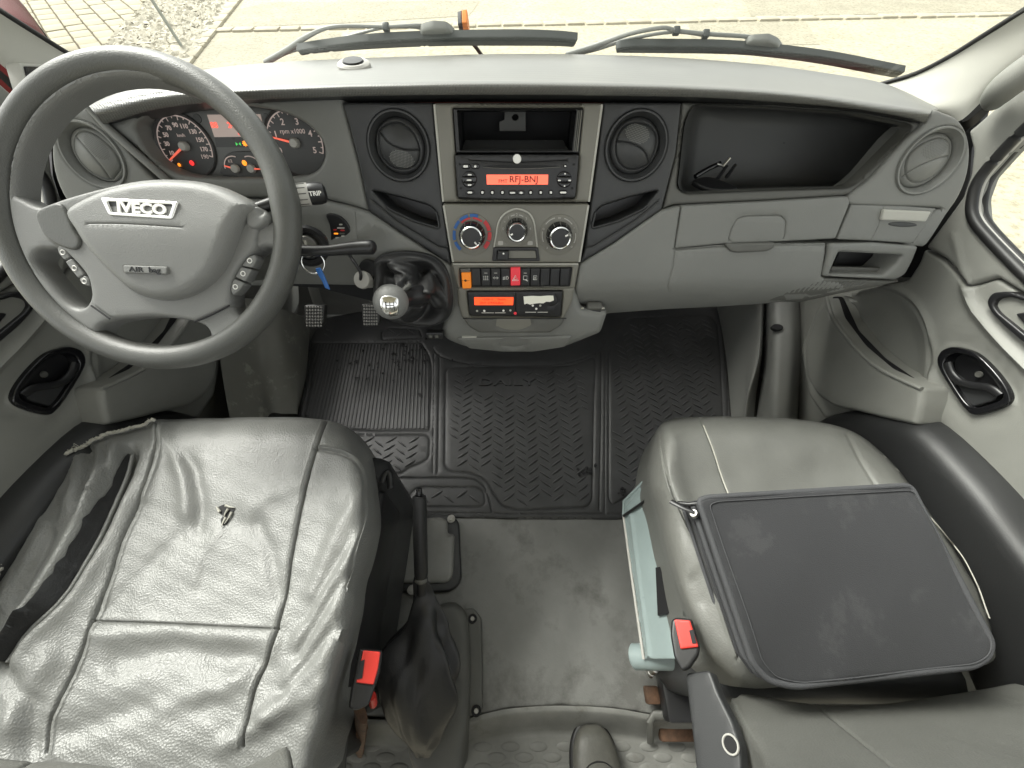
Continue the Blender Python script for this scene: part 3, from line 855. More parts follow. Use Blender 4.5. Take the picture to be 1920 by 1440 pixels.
# --- lower console between the footwells
CB = implicit(lambda X: (X[..., 1] - .38 * X[..., 2] - .345) - curl(.50 - X[..., 2], 5., .7))
panel('console_base', rr([(838, 494), (1092, 494), (1082, 545), (1090, 580), (1142, 586), (1128, 628), (1062, 656), (962, 664), (872, 657), (838, 643), (826, 628), (845, 560)], 8), CB, M['grey'], dash, r=14, depth=.06, step=12)
panel('switch_surround', rr([(846, 494), (1087, 494), (1078, 541), (857, 541)], 3), FAC(.006), M['bezel'], dash, holes=[rr([(861, 503.5), (1073, 502), (1068.5, 537), (863.5, 538)], 2)], r=4, depth=.02)
panel('tachograph_surround', rr([(857, 540), (1078, 540), (1073, 566), (1058, 597), (1052, 610), (1032, 625), (898, 625), (878, 612), (866, 596), (858, 570)], 5), FAC(.007), M['bezel'], dash, holes=[rr([(875, 546.5), (1056, 545.5), (1052, 595), (880, 593)], 3)], r=4, depth=.02)
panel('console_drawer', rr([(870, 597.5), (1060, 597.5), (1052, 611), (1031, 624), (899, 624), (878, 612)], 5), FAC(.010), M['greyd'], dash, r=3, depth=.02, hf=lambda P: -.012 * np.clip(1 - ((P[:, 0] - 963) / 40) ** 2 - ((P[:, 1] - 606) / 16) ** 2, 0, 1))
seam('drawer_gap', [(868, 597), (1062, 597)], FAC(.0105), M['void'], .0009)
panel('console_tray', rr([(856, 632), (1072, 628), (1060, 648), (1000, 657), (940, 657), (880, 651)], 5), CB, M['grey'], dash, r=3, rh=.003, depth=.01, hf=lambda P: .005 - .014 * np.clip(1 - ((P[:, 0] - 963) / 34) ** 2 - ((P[:, 1] - 642) / 11) ** 2, 0, 1))
box('tray_catch', CB(np.array([880., 632.])), (.03, .006, .006), M['lite'], dash, .002)
# ------------------------------------------------------------------ instrument cluster
clu = thing('instrument_cluster', 'instrument cluster with two round dials behind the steering wheel', 'instrument cluster', (-.43, .68, .78))
CF = FAC(-.034)
LC = (LENS - [430, 265]) * 1.03 + [430, 265]
panel('mask', LC, CF, M['clus'], clu, r=4, depth=.01)
def arcpts(L, r, a0, a1, n=40):
    t = np.radians(np.linspace(a0, a1, n)); return np.stack([r * np.sin(t), r * np.cos(t)], 1)
def flat(L, P, off):
    P = np.asarray(P, float)
    return L.o + P[:, :1] * L.u + P[:, 1:2] * L.v + L.n * off
def ribbon(name, L, path, w, off, m, parent, h=.0004):
    P = np.asarray(path, float)
    t = np.gradient(P, axis=0); t /= np.linalg.norm(t, axis=1)[:, None]; nn = np.stack([-t[:, 1], t[:, 0]], 1)
    A, B = P + nn * w / 2, P - nn * w / 2
    V = np.vstack([flat(L, A, off + h), flat(L, B, off + h), flat(L, A, off), flat(L, B, off)]); n = len(P); F = []
    for i in range(n - 1):
        F += [[i, i + 1, n + i + 1, n + i], [i, 2 * n + i, 2 * n + i + 1, i + 1], [n + i, n + i + 1, 3 * n + i + 1, 3 * n + i]]
    return mk(name, V, F, m, parent, smooth=False)
def gauge(cx, cy, rpx, a0, a1, labels, needle, ticks, caption, fs):
    L = at(CF, cx, cy); r = rpx * L.sx
    d = lathe('dial', [(0, .0015), (r * 1.04, .0015), (r * 1.10, .004), (r * 1.13, .003), (r * 1.14, 0)], L.o, L.n, M['dial'], clu, seg=56)
    ribbon('scale_ring', L, arcpts(L, r, a0, a1), .0016, .0018, M['dialno'], d)
    VF = []
    for i in range(ticks + 1):
        a = R(a0 + (a1 - a0) * i / ticks); k = .86 if i % 2 == 0 else .92
        p = np.array([[math.sin(a), math.cos(a)]])
        e = np.array([math.cos(a), -math.sin(a)]) * .0007
        q = np.vstack([p * r * k + e, p * r * k - e, p * r - e, p * r + e])
        VF.append((flat(L, q, .0021), [[0, 1, 2, 3]]))
    V, F = join(*VF); mk('scale_ticks', V, F, M['dialno'], d, smooth=False)
    for k, s in enumerate(labels):
        a = R(a0 + (a1 - a0) * (k + (.5 if len(labels) == 9 else 0)) / (len(labels) - (0 if len(labels) == 9 else 1)))
        lettering('numeral', s, L, M['dialno'], d, size=fs, dx=r * .70 * math.sin(a), dy=r * .70 * math.cos(a), off=.002, bold=.0002)
    if caption: lettering('caption', caption, L, M['dialno'], d, size=fs * .75, dy=r * .36, off=.002)
    a = R(needle); p = np.array([math.sin(a), math.cos(a)])
    tube('needle', [flat(L, [p * r * .1], .006)[0], flat(L, [p * r * .92], .005)[0]], [.0018, .0011], M['needle'], d, seg=8)
    lathe('needle_hub', [(0, .011), (r * .13, .0105), (r * .17, .008), (r * .18, .002)], L.o, L.n, M['print'], d, seg=28)
gauge(349, 274, 47, -123, 112, ['10', '30', '50', '70', '90', '110', '130', '150', '170'], -121, 18, 'km/h', .0085)
lettering('numeral', '190', at(CF, 386, 294), M['dialno'], clu, size=.0085, off=.003)
gauge(555, 268, 50, -112, 110, ['0', '1', '2', '3', '4', '5'], -77, 20, 'rpm x1000', .012)
for cx in (370, 500):
    L = at(CF, cx, 222); lathe('blank', [(0, .001), (.006, .001), (.0065, .0)], L.o, L.n, M['dial'], clu, seg=24)
panel('display', rr([(388, 215), (488, 214), (497, 256), (402, 257)], 1), FAC(-.0325), M['lcdgrey'], clu, r=0, depth=.002)
panel('warning_strip', rr([(402, 258), (497, 257), (501, 276), (406, 276)], 1), FAC(-.0325), M['dial'], clu, r=0, depth=.002)
for s, x, y, sz in (('88', 402, 235, .011), ('24°', 436, 235, .011), ('88', 452, 249, .010)):
    lettering('readout', s, at(FAC(-.0325), x, y), M['lcdred'], clu, size=sz, off=.0005, bold=.0002)
L = at(FAC(-.032), 447, 270); mk('lamp', *join((flat(L, [(-.004, .0025), (-.0005, 0), (-.004, -.0025)], .0004), [[0, 1, 2]]), (flat(L, [(.004, .0025), (.0005, 0), (.004, -.0025)], .0004), [[0, 1, 2]])), M['lampgreen'], clu, smooth=False)
def lamp(cx, cy, r, m, star=False):
    L = at(FAC(-.0315), cx, cy); n = 24
    t = np.linspace(0, 2 * np.pi, n, endpoint=False)
    k = r * L.sx * (np.where(np.arange(n) % 3 == 0, 1.25, .85) if star else np.ones(n))
    V = np.vstack([flat(L, np.stack([k * np.cos(t), k * np.sin(t)], 1), .0012), flat(L, [[0, 0]], .0016)])
    mk('warning_lamp', V, [[i, (i + 1) % n, n] for i in range(n)], m, clu, smooth=False)
lamp(460, 269, 4.5, M['lampamber'], True); lamp(360.5, 305.5, 4.3, M['lampred']); lamp(337, 309, 3, M['lampamber'], True)
panel('gauge_arch', sm([(419, 330), (418, 306), (424, 291), (440, 284), (480, 284), (504, 292), (514, 312), (514, 330)], 4), FAC(-.031), M['dial'], clu, r=1.5, depth=.004)
for cx, a0, a1, nd in ((443, -90, 20, -75), (473, -20, 100, 92)):
    L = at(FAC(-.0305), cx, 316); r = 20 * L.sx
    d = lathe('small_dial', [(0, .0005), (.002, .0005)], L.o, L.n, M['dial'], clu, seg=16)
    ribbon('scale_ring', L, arcpts(L, r, a0, a1), .0014, .0006, M['dialno'], d)
    a = R(nd); p = np.array([math.sin(a), math.cos(a)])
    tube('needle', [flat(L, [p * .003], .004)[0], flat(L, [p * r * .9], .004)[0]], [.0015, .0009], M['needle'], d, seg=8)
    lathe('needle_hub', [(0, .007), (.0055, .0065), (.0065, .004), (.0068, .001)], L.o, L.n, M['print'], d, seg=24)
lettering('numeral', '1/2', at(FAC(-.0305), 432, 302), M['dialno'], clu, size=.006, off=.001)
lettering('numeral', '90', at(FAC(-.0305), 486, 302), M['dialno'], clu, size=.006, off=.001)
lamp(459, 305.5, 4.6, M['lampamber'])

# ------------------------------------------------------------------ radio
rad = thing('car_radio', 'black car radio with glowing red display fitted below the open slot', 'radio', (0, .62, .75))
panel('faceplate', rr([(852.5, 290.5), (1086, 290), (1083, 330), (1079, 371), (1030, 374), (968, 375), (905, 374), (858, 371.5), (855, 330)], 3), FAC(.018), M['black'], rad, r=3, depth=.04, feats=[(sm([(880, 301), (968, 305), (1060, 301)], 5, False), 1.2, .001)])
RF = FAC(.0185)
panel('display', rr([(912, 327.5), (1028, 327.5), (1027.4, 346), (912.8, 346)], .6), FAC(.0192), M['lcd'], rad, r=0, depth=.002)
lettering('display_text', 'RFJ-BNJ', at(FAC(.0195), 982, 336.5), M['lcdink'], rad, size=.0125, sx=1.12, off=.0002, bold=.0001)
lettering('display_text', 'FMT', at(FAC(.0195), 943, 340), M['lcdink'], rad, size=.007, sx=1.1, off=.0002)
panel('disc_slot', sm([(905, 312), (935, 309.5), (968, 309), (1010, 309.5), (1051, 312), (1010, 314.3), (968, 315), (930, 314.5)], 4), FAC(.0188), M['void'], rad, r=0, depth=.001)
tube('slot_edge', FAC(.019)(sm([(905, 313), (930, 315.5), (968, 316.3), (1010, 315.6), (1051, 313)], 4, False)), .0006, M['greyd'], rad, seg=6)
L = at(RF, 969.5, 298); e = lathe('badge', [(0, .002), (.0058, .0018), (.0065, 0)], L.o, L.n, M['white'], rad, seg=24)
def rbtn(cx, cy, w, h, mk_=True, m='gloss', dot=True, dw=.5, dh=.42):
    P = rr([(cx - w, cy - h), (cx + w, cy - h), (cx + w, cy + h), (cx - w, cy + h)], min(w, h) * .95, 6)
    b = panel('button', P, FAC(.0212), M[m], rad, r=min(w, h) * .45, depth=.004, step=min(w, h))
    if dot:
        panel('button_mark', rr([(cx - w * dw, cy - h * dh), (cx + w * dw, cy - h * dh), (cx + w * dw, cy + h * dh), (cx - w * dw, cy + h * dh)], h * .3, 3), FAC(.0216), M['white'], b, r=0, depth=.0004, step=h)
rbtn(873, 312, 8.5, 5); rbtn(891, 312, 8, 5, dw=.25)
rbtn(1060, 311.5, 3.2, 3.2); rbtn(881, 361, 8, 4); rbtn(1056, 361, 8, 4, dw=.7)
for x in (904.5, 923, 942, 995, 1014, 1033): rbtn(x, 361, 4.6, 4.6, dw=.42, dh=.5)
rbtn(961, 361.5, 8, 4.6, dw=.6, dh=.3); rbtn(977, 361.5, 7, 4.6, dw=.4)
for cx in (879.5, 1058.5):
    for k, (dx, dy) in enumerate(((0, -9), (0, 0), (0, 9)) if cx < 960 else ((0, -10.5), (-9, 0), (9, 0), (0, 10.5))):
        pass
    b = panel('rocker_button', ell(cx, 336.8, 14.2, 15.8, 0, 40), FAC(.0225), M['gloss'], rad, r=3, depth=.006, feats=[(np.array([(cx - 13, 331.5), (cx + 13, 331.5)]), .7, .0012), (np.array([(cx - 13, 342), (cx + 13, 342)]), .7, .0012)])
    for dx, dy, w in (((1, -9, 3.5), (0, 1, 4.5), (1, 10, 3.5)) if cx < 960 else ((1, -11, 1.5), (-9.5, 1.5, 2.6), (9.5, 1.5, 2.6), (0, 12, 1.5))):
        panel('button_mark', rr([(cx + dx - w, 336.8 + dy - 1.3), (cx + dx + w, 336.8 + dy - 1.3), (cx + dx + w, 336.8 + dy + 1.3), (cx + dx - w, 336.8 + dy + 1.3)], 1.2, 3), FAC(.0228), M['white'], b, r=0, depth=.0004, step=3)
for x, y in ((862, 308), (1076, 308), (864, 353), (1073, 353)):
    L = at(RF, x, y); lathe('screw_hole', [(0, .0006), (.0016, .0006), (.0018, 0)], L.o, L.n, M['void'], rad, seg=12)

# ------------------------------------------------------------------ climate controls
cli = thing('climate_panel', 'grey heater control panel with three chrome-rimmed knobs and a slider', 'heater controls', (0, .58, .68))
ARCH = sm([(926, 463), (930, 443), (935, 417), (945, 402), (958, 394), (969, 391.5), (981, 394), (994, 402), (1001, 417), (1005, 443), (1007.5, 463)], 4, False)
panel('facia', rr([(830, 382), (1105, 382), (1087, 493), (848, 493)], 4), FAC(.008), M['bezel'], cli, r=4, depth=.03, step=8)
ar = panel('fan_surround', ARCH, FAC(.0105), M['bezel'], cli, r=2, depth=.006)
tube('arch_rim', FAC(.0105)(ARCH), .0016, M['lite'], cli, seg=8)
def arcpx(cx, cy, r, ky, a0, a1, n=20):
    t = np.radians(np.linspace(a0, a1, n)); return np.stack([cx + r * np.sin(t), cy - r * ky * np.cos(t)], 1)
def band(name, cx, cy, r0, r1, a0, a1, m, parent, off=.0118):
    P = np.vstack([arcpx(cx, cy, r1, 1.06, a0, a1), arcpx(cx, cy, r0, 1.06, a1, a0)])
    panel(name, P, FAC(off), m, parent, r=0, depth=.0003, step=6)
def knob(cx, cy, R_, rk, kx, ky, mark, base):
    L = at(FAC(base), cx, cy); s = L.sx
    d = lathe('dial_ring', [(0, .002), (R_ * s * .62, .002), (R_ * s * .9, .0022), (R_ * s * .98, .0015), (R_ * s, -.001)], L.o, L.n, M['bezel'], cli, seg=56)
    rk *= s
    o = L.o
    k = lathe('knob_skirt', [(rk * 1.26, .002), (rk * 1.22, .012), (rk * 1.12, .019), (rk * 1.02, .022)], o, L.n, M['gloss'], d, seg=44)
    lathe('knob_ring', [(rk * 1.03, .020), (rk * 1.02, .0245), (rk * .93, .0262), (rk * .84, .0250), (rk * .83, .023)], o, L.n, M['chrome'], d, seg=44)
    lathe('knob_face', [(0, .0248), (rk * .84, .0244), (rk * .85, .022)], o, L.n, M['black'], d, seg=36)
    for a in np.radians(np.arange(0, 360, 30)):
        p = np.array([math.sin(a), math.cos(a)])
        tube('knob_rib', [flat(L, [p * rk * 1.24], .004)[0], flat(L, [p * rk * 1.2], .012)[0], flat(L, [p * rk * 1.08], .0195)[0]], .0009, M['greyd'], d, seg=6)
    a = R(mark); p = np.array([math.sin(a), math.cos(a)])
    tube('pointer', [flat(L, [p * rk * .48], .0252)[0], flat(L, [p * rk * .76], .0252)[0]], .0013, M['white'], d, seg=8)
    return d
k = knob(885.6, 440, 38, 19.5, 0, 0, 140, .008)
for a0, a1 in ((-140, -112), (-106, -78), (-72, -46), (-42, -14), (-8, 18)): band('cold_mark', 885.6, 440, 31.5, 37, a0, a1, M['blue'], k)
for a0, a1 in ((-44, -8), (2, 38)): band('hot_mark', 885.6, 440, 27.5, 31, a0, a1, M['redprint'], k)
for a0, a1 in ((44, 78), (82, 108), (112, 136)): band('hot_mark', 885.6, 440, 29, 36, a0, a1, M['redprint'], k)
k = knob(969, 430, 31.5, 16.5, 0, 0, -110, .0105)
for s, a in (('0', -88), ('*', -62), ('1', -38), ('2', 0), ('3', 44), ('4', 88)):
    q = arcpx(969, 430, 25.5, 1.06, a, a, 1)[0]
    lettering('figure', s, at(FAC(.0128), *q), M['print'], k, size=.0062, off=.0003)
for a0, a1 in ((-26, -9), (10, 28)): band('scale_mark', 969, 430, 25, 26.6, a0, a1, M['print'], k, .0128)
k = knob(1048, 441, 37, 19.5, 0, 0, 65, .008)
for a0, a1 in ((-112, -78), (-52, -14), (18, 52), (84, 116)): band('scale_mark', 1048, 441, 30.5, 32.2, a0, a1, M['print'], k)
for a, s in ((-68, 'o'), (2, 'w'), (68, '*'), (130, 'o'), (-135, 'z')):
    q = arcpx(1048, 441, 31, 1.06, a, a, 1)[0]
    lettering('figure', s, at(FAC(.0105), *q), M['print'], k, size=.007, off=.0003)
for x in (938.5, 994): 
    panel('seat_symbol', rr([(x - 4.5, 452), (x + 4.5, 452), (x + 5, 459.5), (x - 5, 459.5)], 2), FAC(.0112), M['print'], cli, r=0, depth=.0003, step=4)
sl = panel('slider_plate', rr([(925, 464), (1009, 464), (1012.5, 490), (922.5, 490)], 3), FAC(.0108), M['black'], cli, holes=[rr([(933, 470.5), (1004, 470.5), (1006, 485), (932, 485)], 2)], r=1.5, depth=.004)
panel('slider_slot', rr([(933, 470.5), (1004, 470.5), (1006, 485), (932, 485)], 2), FAC(.004), M['greyd'], cli, r=0, depth=.001)
kb_ = panel('slider_knob', rr([(933, 471), (955, 471), (953.5, 489), (931, 489)], 2), FAC(.017), M['black'], cli, r=2.5, depth=.012)
L = at(FAC(.0172), 944, 475.5); lathe('slider_dot', [(0, .0004), (.0016, .0003), (.0017, 0)], L.o, L.n, M['white'], kb_, seg=12)

# ------------------------------------------------------------------ bank of switches
swb = thing('switch_bank', 'row of black rocker switches below the heater knobs, one red and one orange', 'switches', (0, .56, .60))
panel('carrier', rr([(861, 503), (1073, 501.5), (1069, 537), (863, 538)], 2), FAC(.004), M['void'], swb, r=0, depth=.01)
x0, w = 863.4, 18.72
for i in range(11):
    a, b = x0 + i * w + .5, x0 + (i + 1) * w - .5
    t = lambda x, y: (968 + (x - 968) * (1 - (y - 503) * .0007), y)
    if i == 0:
        s = panel('switch', rr([t(a, 512.5), t(b, 512), t(b - .5, 541), t(a + .3, 541.5)], 1.5), FAC(.013), M['orange'], swb, r=2, depth=.014)
        s['label'] = 'orange rocker switch'
        panel('switch_top', rr([t(a - 1, 504.5), t(b, 504), t(b, 511), t(a - 1, 511.5)], 1), FAC(.008), M['greyd'], swb, r=1, depth=.01)
        L = at(FAC(.0132), (a + b) / 2, 526); lathe('switch_mark', [(0, .0003), (.0022, .0002)], L.o, L.n, M['rust'], s, seg=12)
        tube('switch_crease', FAC(.0128)(np.array([(a + 1, 526), (b - 1, 526)])), .0004, M['rust'], s, seg=6)
    elif i == 5:
        s = panel('switch', rr([t(a - .3, 502.5), t(b + .6, 502), t(b + .5, 535.5), t(a - .2, 536)], 1.5), FAC(.011), M['redsw'], swb, r=2, depth=.012)
        s['label'] = 'red hazard warning switch'
        q = at(FAC(.0112), (a + b) / 2, 522)
        for k in (1., .55):
            tr = [(-.0055 * k, -.004 * k), (.0055 * k, -.004 * k), (0, .0058 * k), (-.0055 * k, -.004 * k)]
            tube('hazard_triangle', flat(q, tr, .0003), .0005, M['white'], s, seg=6)
    else:
        s = panel('switch', rr([t(a, 503.5), t(b, 503), t(b, 536), t(a, 536.5)], 1.2), FAC(.0085), M['black'], swb, r=2, depth=.01)
        cx = (t(a, 520)[0] + t(b, 520)[0]) / 2
        q = at(FAC(.0087), cx, 521)
        if i in (2, 3, 6):
            panel('indicator', rr([(cx - 3, 511.4), (cx + 3, 511.4), (cx + 3, 512.8), (cx - 3, 512.8)], .5, 3), FAC(.0088), M['print'], s, r=0, depth=.0003, step=3)
        if i == 2:
            for dx in (-.0035, 0, .0035): tube('symbol', flat(q, [(dx - .001, .003), (dx + .001, .003), (dx, .003), (dx, -.0035), (dx - .001, -.0035), (dx + .001, -.0035)], .0003), .0004, M['white'], s, seg=6)
        elif i == 3:
            for sg in (-1, 1): tube('symbol', flat(q, [(0, 0), (.004 * sg, 0), (.002 * sg, .002), (.005 * sg, 0), (.002 * sg, -.002)], .0003), .0004, M['white'], s, seg=6)
        elif i == 4:
            tube('symbol', flat(q, np.array([(.002, .003), (.002, -.003), (.004, -.0025), (.0055, 0), (.004, .0025), (.002, .003)]), .0003), .0004, M['white'], s, seg=6)
            for dy in (-.002, 0, .002): tube('symbol', flat(q, [(-.005, dy - .001), (0, dy)], .0003), .0004, M['white'], s, seg=6)
        elif i in (6, 7):
            k = .0032; tube('symbol', flat(q, [(-k, -k), (k, -k), (k, k * 1.2), (-k, k * 1.2), (-k, -k)], .0003), .0005, M['white'], s, seg=6)
            if i == 6: tube('symbol', flat(q, [(0, -k), (k * 1.5, -k * 1.8)], .0003), .0006, M['white'], s, seg=6)
            else: lettering('symbol', 'D', q, M['white'], s, size=.0045, off=.0003)

# ------------------------------------------------------------------ tachograph
tac = thing('tachograph', 'black tachograph with lit orange display and torn paper slip', 'tachograph', (0, .53, .56))
panel('faceplate', rr([(876, 547.5), (1055, 546.5), (1051, 594), (881, 592)], 3), FAC(.010), M['black'], tac, r=2, depth=.02, feats=[(np.array([(967, 548), (967, 593)]), .9, .0012), (sm([(1040, 553), (1046, 566), (1038, 573), (1030, 573)], 4, False), .9, .001)])
panel('display', rr([(889, 557.5), (962.8, 557.5), (962, 572), (889.6, 572)], .6), FAC(.0108), M['lcd2'], tac, r=0, depth=.002)
T_ = FAC(.011)
lettering('display_text', '15:26• 0     0km/h', at(T_, 926, 561.3), M['lcdink'], tac, size=.0058, off=.0002, sx=1.05)
lettering('display_text', 'OUT 279322.8km', at(T_, 922, 568), M['lcdink'], tac, size=.0058, off=.0002, sx=1.05)
panel('paper_slip', [(981.5, 555.5), (1037.5, 554.5), (1038.5, 563), (1031, 566.5), (1024, 566), (1019, 568.5), (1011, 568), (1003, 569.5), (994, 571.5), (988, 569), (983, 570.5)], FAC(.0125), M['paper'], tac, r=0, depth=.0006, hf=lambda P: .001 * np.sin(P[:, 0] / 5))
for x, y, m in ((894.5, 583, 'lite'), (908, 583, 'white'), (944, 582.5, 'white'), (957, 582, 'lite'), (999, 573, 'white'), (1013, 573, 'lite'), (1005.5, 579, 'white')):
    L = at(T_, x, y); lathe('key_mark', [(0, .0004), (.0020, .0003), (.0022, 0)], L.o, L.n, M[m], tac, seg=12)
L = at(T_, 966, 587.5); lathe('red_key', [(0, .001), (.0026, .0008), (.003, 0)], L.o, L.n, M['redsw'], tac, seg=16)
for a, b, y in ((903, 926, 586.5), (928, 948, 586.5), (985, 1005, 585.5), (1008, 1027, 585.5)):
    tube('key_bar', T_(np.array([(a, y), (b, y)])), .0009, M['print'], tac, seg=6)
# ------------------------------------------------------------------ bits fixed to the dashboard
hk = thing('hook', 'small dark metal catch bracket on the grey panel right of the tachograph', 'bracket', KNEE(np.array([1115., 568.])))
L = at(KNEE, 1113, 568)
V, F = box_vf(L.o + L.n * .009, (.030, .022, .016), .004, np.array([L.u, L.v, L.n])); mk('catch_body', V, F, M['greyd'], hk)
tube('catch_arm', [L.o - L.u * .028 + L.n * .004 - L.v * .004, L.o - L.u * .01 + L.n * .014, L.o + L.u * .012 + L.n * .016], .006, M['black'], hk, seg=10, smooth=3)
tube('catch_tongue', [L.o + L.v * .002 + L.n * .016, L.o - L.v * .016 + L.n * .014, L.o - L.v * .026 + L.n * .006], [.010, .009, .005], M['dark'], hk, seg=12, smooth=3)
for sx in (-.024, .016):
    V, F = lathe_vf([(0, .003), (.0035, .0025), (.004, 0)], L.o + L.u * sx + L.v * .006 + L.n * .014, L.n, seg=12); mk('rivet', V, F, M['metal'], hk)
pg = thing('plug_socket', 'small black plug socket on the lower left corner of the centre console', 'socket', CB(np.array([826., 624.])))
L = at(CB, 817, 624)
V, F = box_vf(L.o + L.n * .006, (.034, .016, .016), .003, np.array([L.u, L.v, L.n])); mk('housing', V, F, M['black'], pg)
for sx in (-.008, .004):
    V, F = box_vf(L.o + L.n * .014 + L.u * sx, (.007, .007, .004), .001, np.array([L.u, L.v, L.n])); mk('contact', V, F, M['greyd'], pg)
# phone holder left lying on the open shelf
ph = thing('phone_holder', 'small black phone holder lying at the left end of the open shelf', 'phone holder', FAC(-.02)(np.array([1340., 345.])))
S0 = plane(FAC(-.03)(np.array([1340., 354.])), (0, -.15, 1))
panel('base', sm([(1300, 336), (1330, 330), (1368, 342), (1384, 352), (1366, 356), (1334, 354), (1312, 346)], 4), plane(S0.pt + np.array([0, 0, .003]), S0.n), M['black'], ph, r=3, depth=.005)
q = [S0(np.array(p, float)) + np.array([0, 0, h]) for p, h in (((1300, 340), .008), ((1322, 332), .014), ((1342, 327), .018))]
tube('arm', q, .004, M['gloss'], ph, seg=10, smooth=3)
for p, h in (((1346, 334), .02), ((1362, 332), .02)):
    c = S0(np.array(p, float)); V, F = tube_vf([c, c + np.array([.004, -.004, .022])], [.005, .004], seg=8, flat=.6); mk('clamp', V, F, M['black'], ph)
L = at(S0, 1335, 330); tube('metal_clip', [L.o + np.array([0, 0, .02]), L.o + np.array([.012, 0, .016]), L.o + np.array([.02, .004, .028])], .0022, M['metal'], ph, seg=8)
# little oval sensor on the top pad
ss = thing('sun_sensor', 'small oval chrome-rimmed sensor on the dashboard top pad', 'sensor', Q(664, 123, Y=.80))
c = Q(664, 123, Y=.815)
for nm, r_, h, m in (('rim', 1., .006, 'print'), ('lens', .72, .0085, 'glass')):
    V, F = lathe_vf([(0, h), (.022 * r_, h * .95), (.026 * r_, h * .5), (.027 * r_, -.004)], c, (0, -.12, 1), seg=32)
    V[:, 1] = c[1] + (V[:, 1] - c[1]) * .75; V[:, 0] = c[0] + (V[:, 0] - c[0]) * 1.05
    mk(nm, V, F, M['gloss'] if m == 'glass' else M[m], ss)
# ------------------------------------------------------------------ steering wheel
WC = np.array([-.481, .475, .768]); WA = R(45)
WN = np.array([.014, -math.sin(WA), math.cos(WA)]); WN /= np.linalg.norm(WN)
WU = np.cross([0, 1, 0], WN); WU /= np.linalg.norm(WU); WV = np.cross(WN, WU)
if WU[0] < 0: WU, WV = -WU, -WV
def WP(off=0.): return plane(WC + WN * off, WN)
whl = thing('steering_wheel', 'large grey four-spoke steering wheel with airbag pad and chrome badge', 'steering wheel', WC)
t = np.linspace(0, 2 * np.pi, 120, endpoint=False)
ring = [WC + .1835 * (math.cos(a) * WU + math.sin(a) * WV) for a in t]
# rim with a shallow seam and thumb swellings at the spokes
rad_ = .0163 + .0016 * np.exp(-((np.angle(np.exp(1j * (t - R(8)))) / .16) ** 2)) + .0016 * np.exp(-((np.angle(np.exp(1j * (t - R(172)))) / .16) ** 2))
V, F = tube_vf(ring, rad_, seg=26, closed=True, up=WN, flat=1.08)
mk('rim', V, F, M['wheel'], whl, angle=80)
for r_, h in ((.1835 - .0105, .0125), (.1835 + .0125, .0105)):
    V, F = tube_vf([WC + r_ * (math.cos(a) * WU + math.sin(a) * WV) + WN * h for a in t], .0007, seg=6, closed=True, up=WN)
# spoke plate with its four openings
def wcirc(r, n=90):
    P = np.array([WC + r * (math.cos(a) * WU + math.sin(a) * WV) for a in np.linspace(0, 2 * np.pi, n, endpoint=False)])
    d = P - C0; fw = np.array([0, _c, -_s]); up = np.array([0, _s, _c]); z = d @ fw
    return np.stack([960 + FPX * d[:, 0] / z, 720 - FPX * (d @ up) / z], 1)
arc_ = to_px([WC + .171 * (math.cos(R(q)) * WU + math.sin(R(q)) * WV) for q in range(171, 1, -5)])
H_top = np.vstack([arc_, sm([(514, 400), (508, 414), (496, 412), (490, 396), (452, 366), (402, 344), (340, 334), (262, 335), (182, 352), (104, 378), (82, 388), (58, 382)], 4, False)])
H_low = sm([(178, 627), (190, 609), (230, 599), (290, 595), (345, 600), (378, 610), (391, 627), (386, 643), (350, 651), (290, 650), (230, 644), (190, 638)], 5)
H_l = sm([(60, 484), (70, 470), (90, 467), (112, 470), (140, 492), (162, 522), (167, 552), (158, 573), (140, 576), (118, 562), (88, 528), (68, 502)], 5)
H_r = sm([(478, 470), (498, 462), (518, 470), (522, 492), (517, 522), (500, 560), (478, 584), (456, 592), (438, 582), (431, 560), (437, 525), (456, 492)], 5)
SEAM_L = [(171, 573), (188, 585), (206, 598)]; SEAM_R = [(366, 603), (398, 590), (430, 573)]
panel('spoke_plate', wcirc(.180), WP(.0105), M['wheelpad'], whl, holes=[H_top, H_low, H_l, H_r], r=9, rh=.010, depth=.02, step=11)
# inner hub cover (lighter) and raised airbag pad
COV = sm([(62, 397), (100, 376), (180, 352), (262, 336), (340, 335), (402, 346), (452, 368), (492, 398), (500, 410), (492, 424), (482, 434), (480, 462), (455, 492), (436, 524), (430, 560), (428, 575), (398, 590), (368, 603), (345, 600), (290, 594), (230, 598), (206, 598), (188, 586), (170, 572), (166, 545), (160, 520), (140, 494), (112, 468), (90, 456), (72, 436)], 4)
panel('hub_cover', COV, WP(.0155), M['wheelpad'], whl, r=9, rh=.010, depth=.02, step=10, feats=[(np.array([(484, 434), (479, 450), (481, 468)]), 1.8, .004)])
PAD = sm([(118, 392), (180, 352), (262, 333), (340, 332), (398, 342), (447, 364), (470, 384), (455, 402), (440, 430), (427, 466), (408, 505), (380, 535), (340, 557), (292, 564), (242, 551), (205, 522), (170, 482), (142, 440)], 5)
panel('airbag_pad', PAD, WP(.030), M['wheelpad'], whl, r=22, rh=.020, depth=.012, step=9,
      feats=[(sm([(175, 421), (230, 421), (290, 424), (345, 428)], 4, False), 1.2, .0018)], hf=lambda P: .006 * np.exp(-((P[:, 1] - 440) / 70.) ** 2))
wing = sm([(66, 398), (104, 380), (122, 393), (138, 430), (150, 452), (140, 468), (112, 462), (88, 448), (74, 430)], 4)
panel('pad_wing', wing, WP(.0185), M['wheel'], whl, r=5, rh=.004, depth=.008)
ear = sm([(462, 392), (480, 386), (496, 400), (498, 412), (486, 424), (474, 428), (460, 420)], 4)
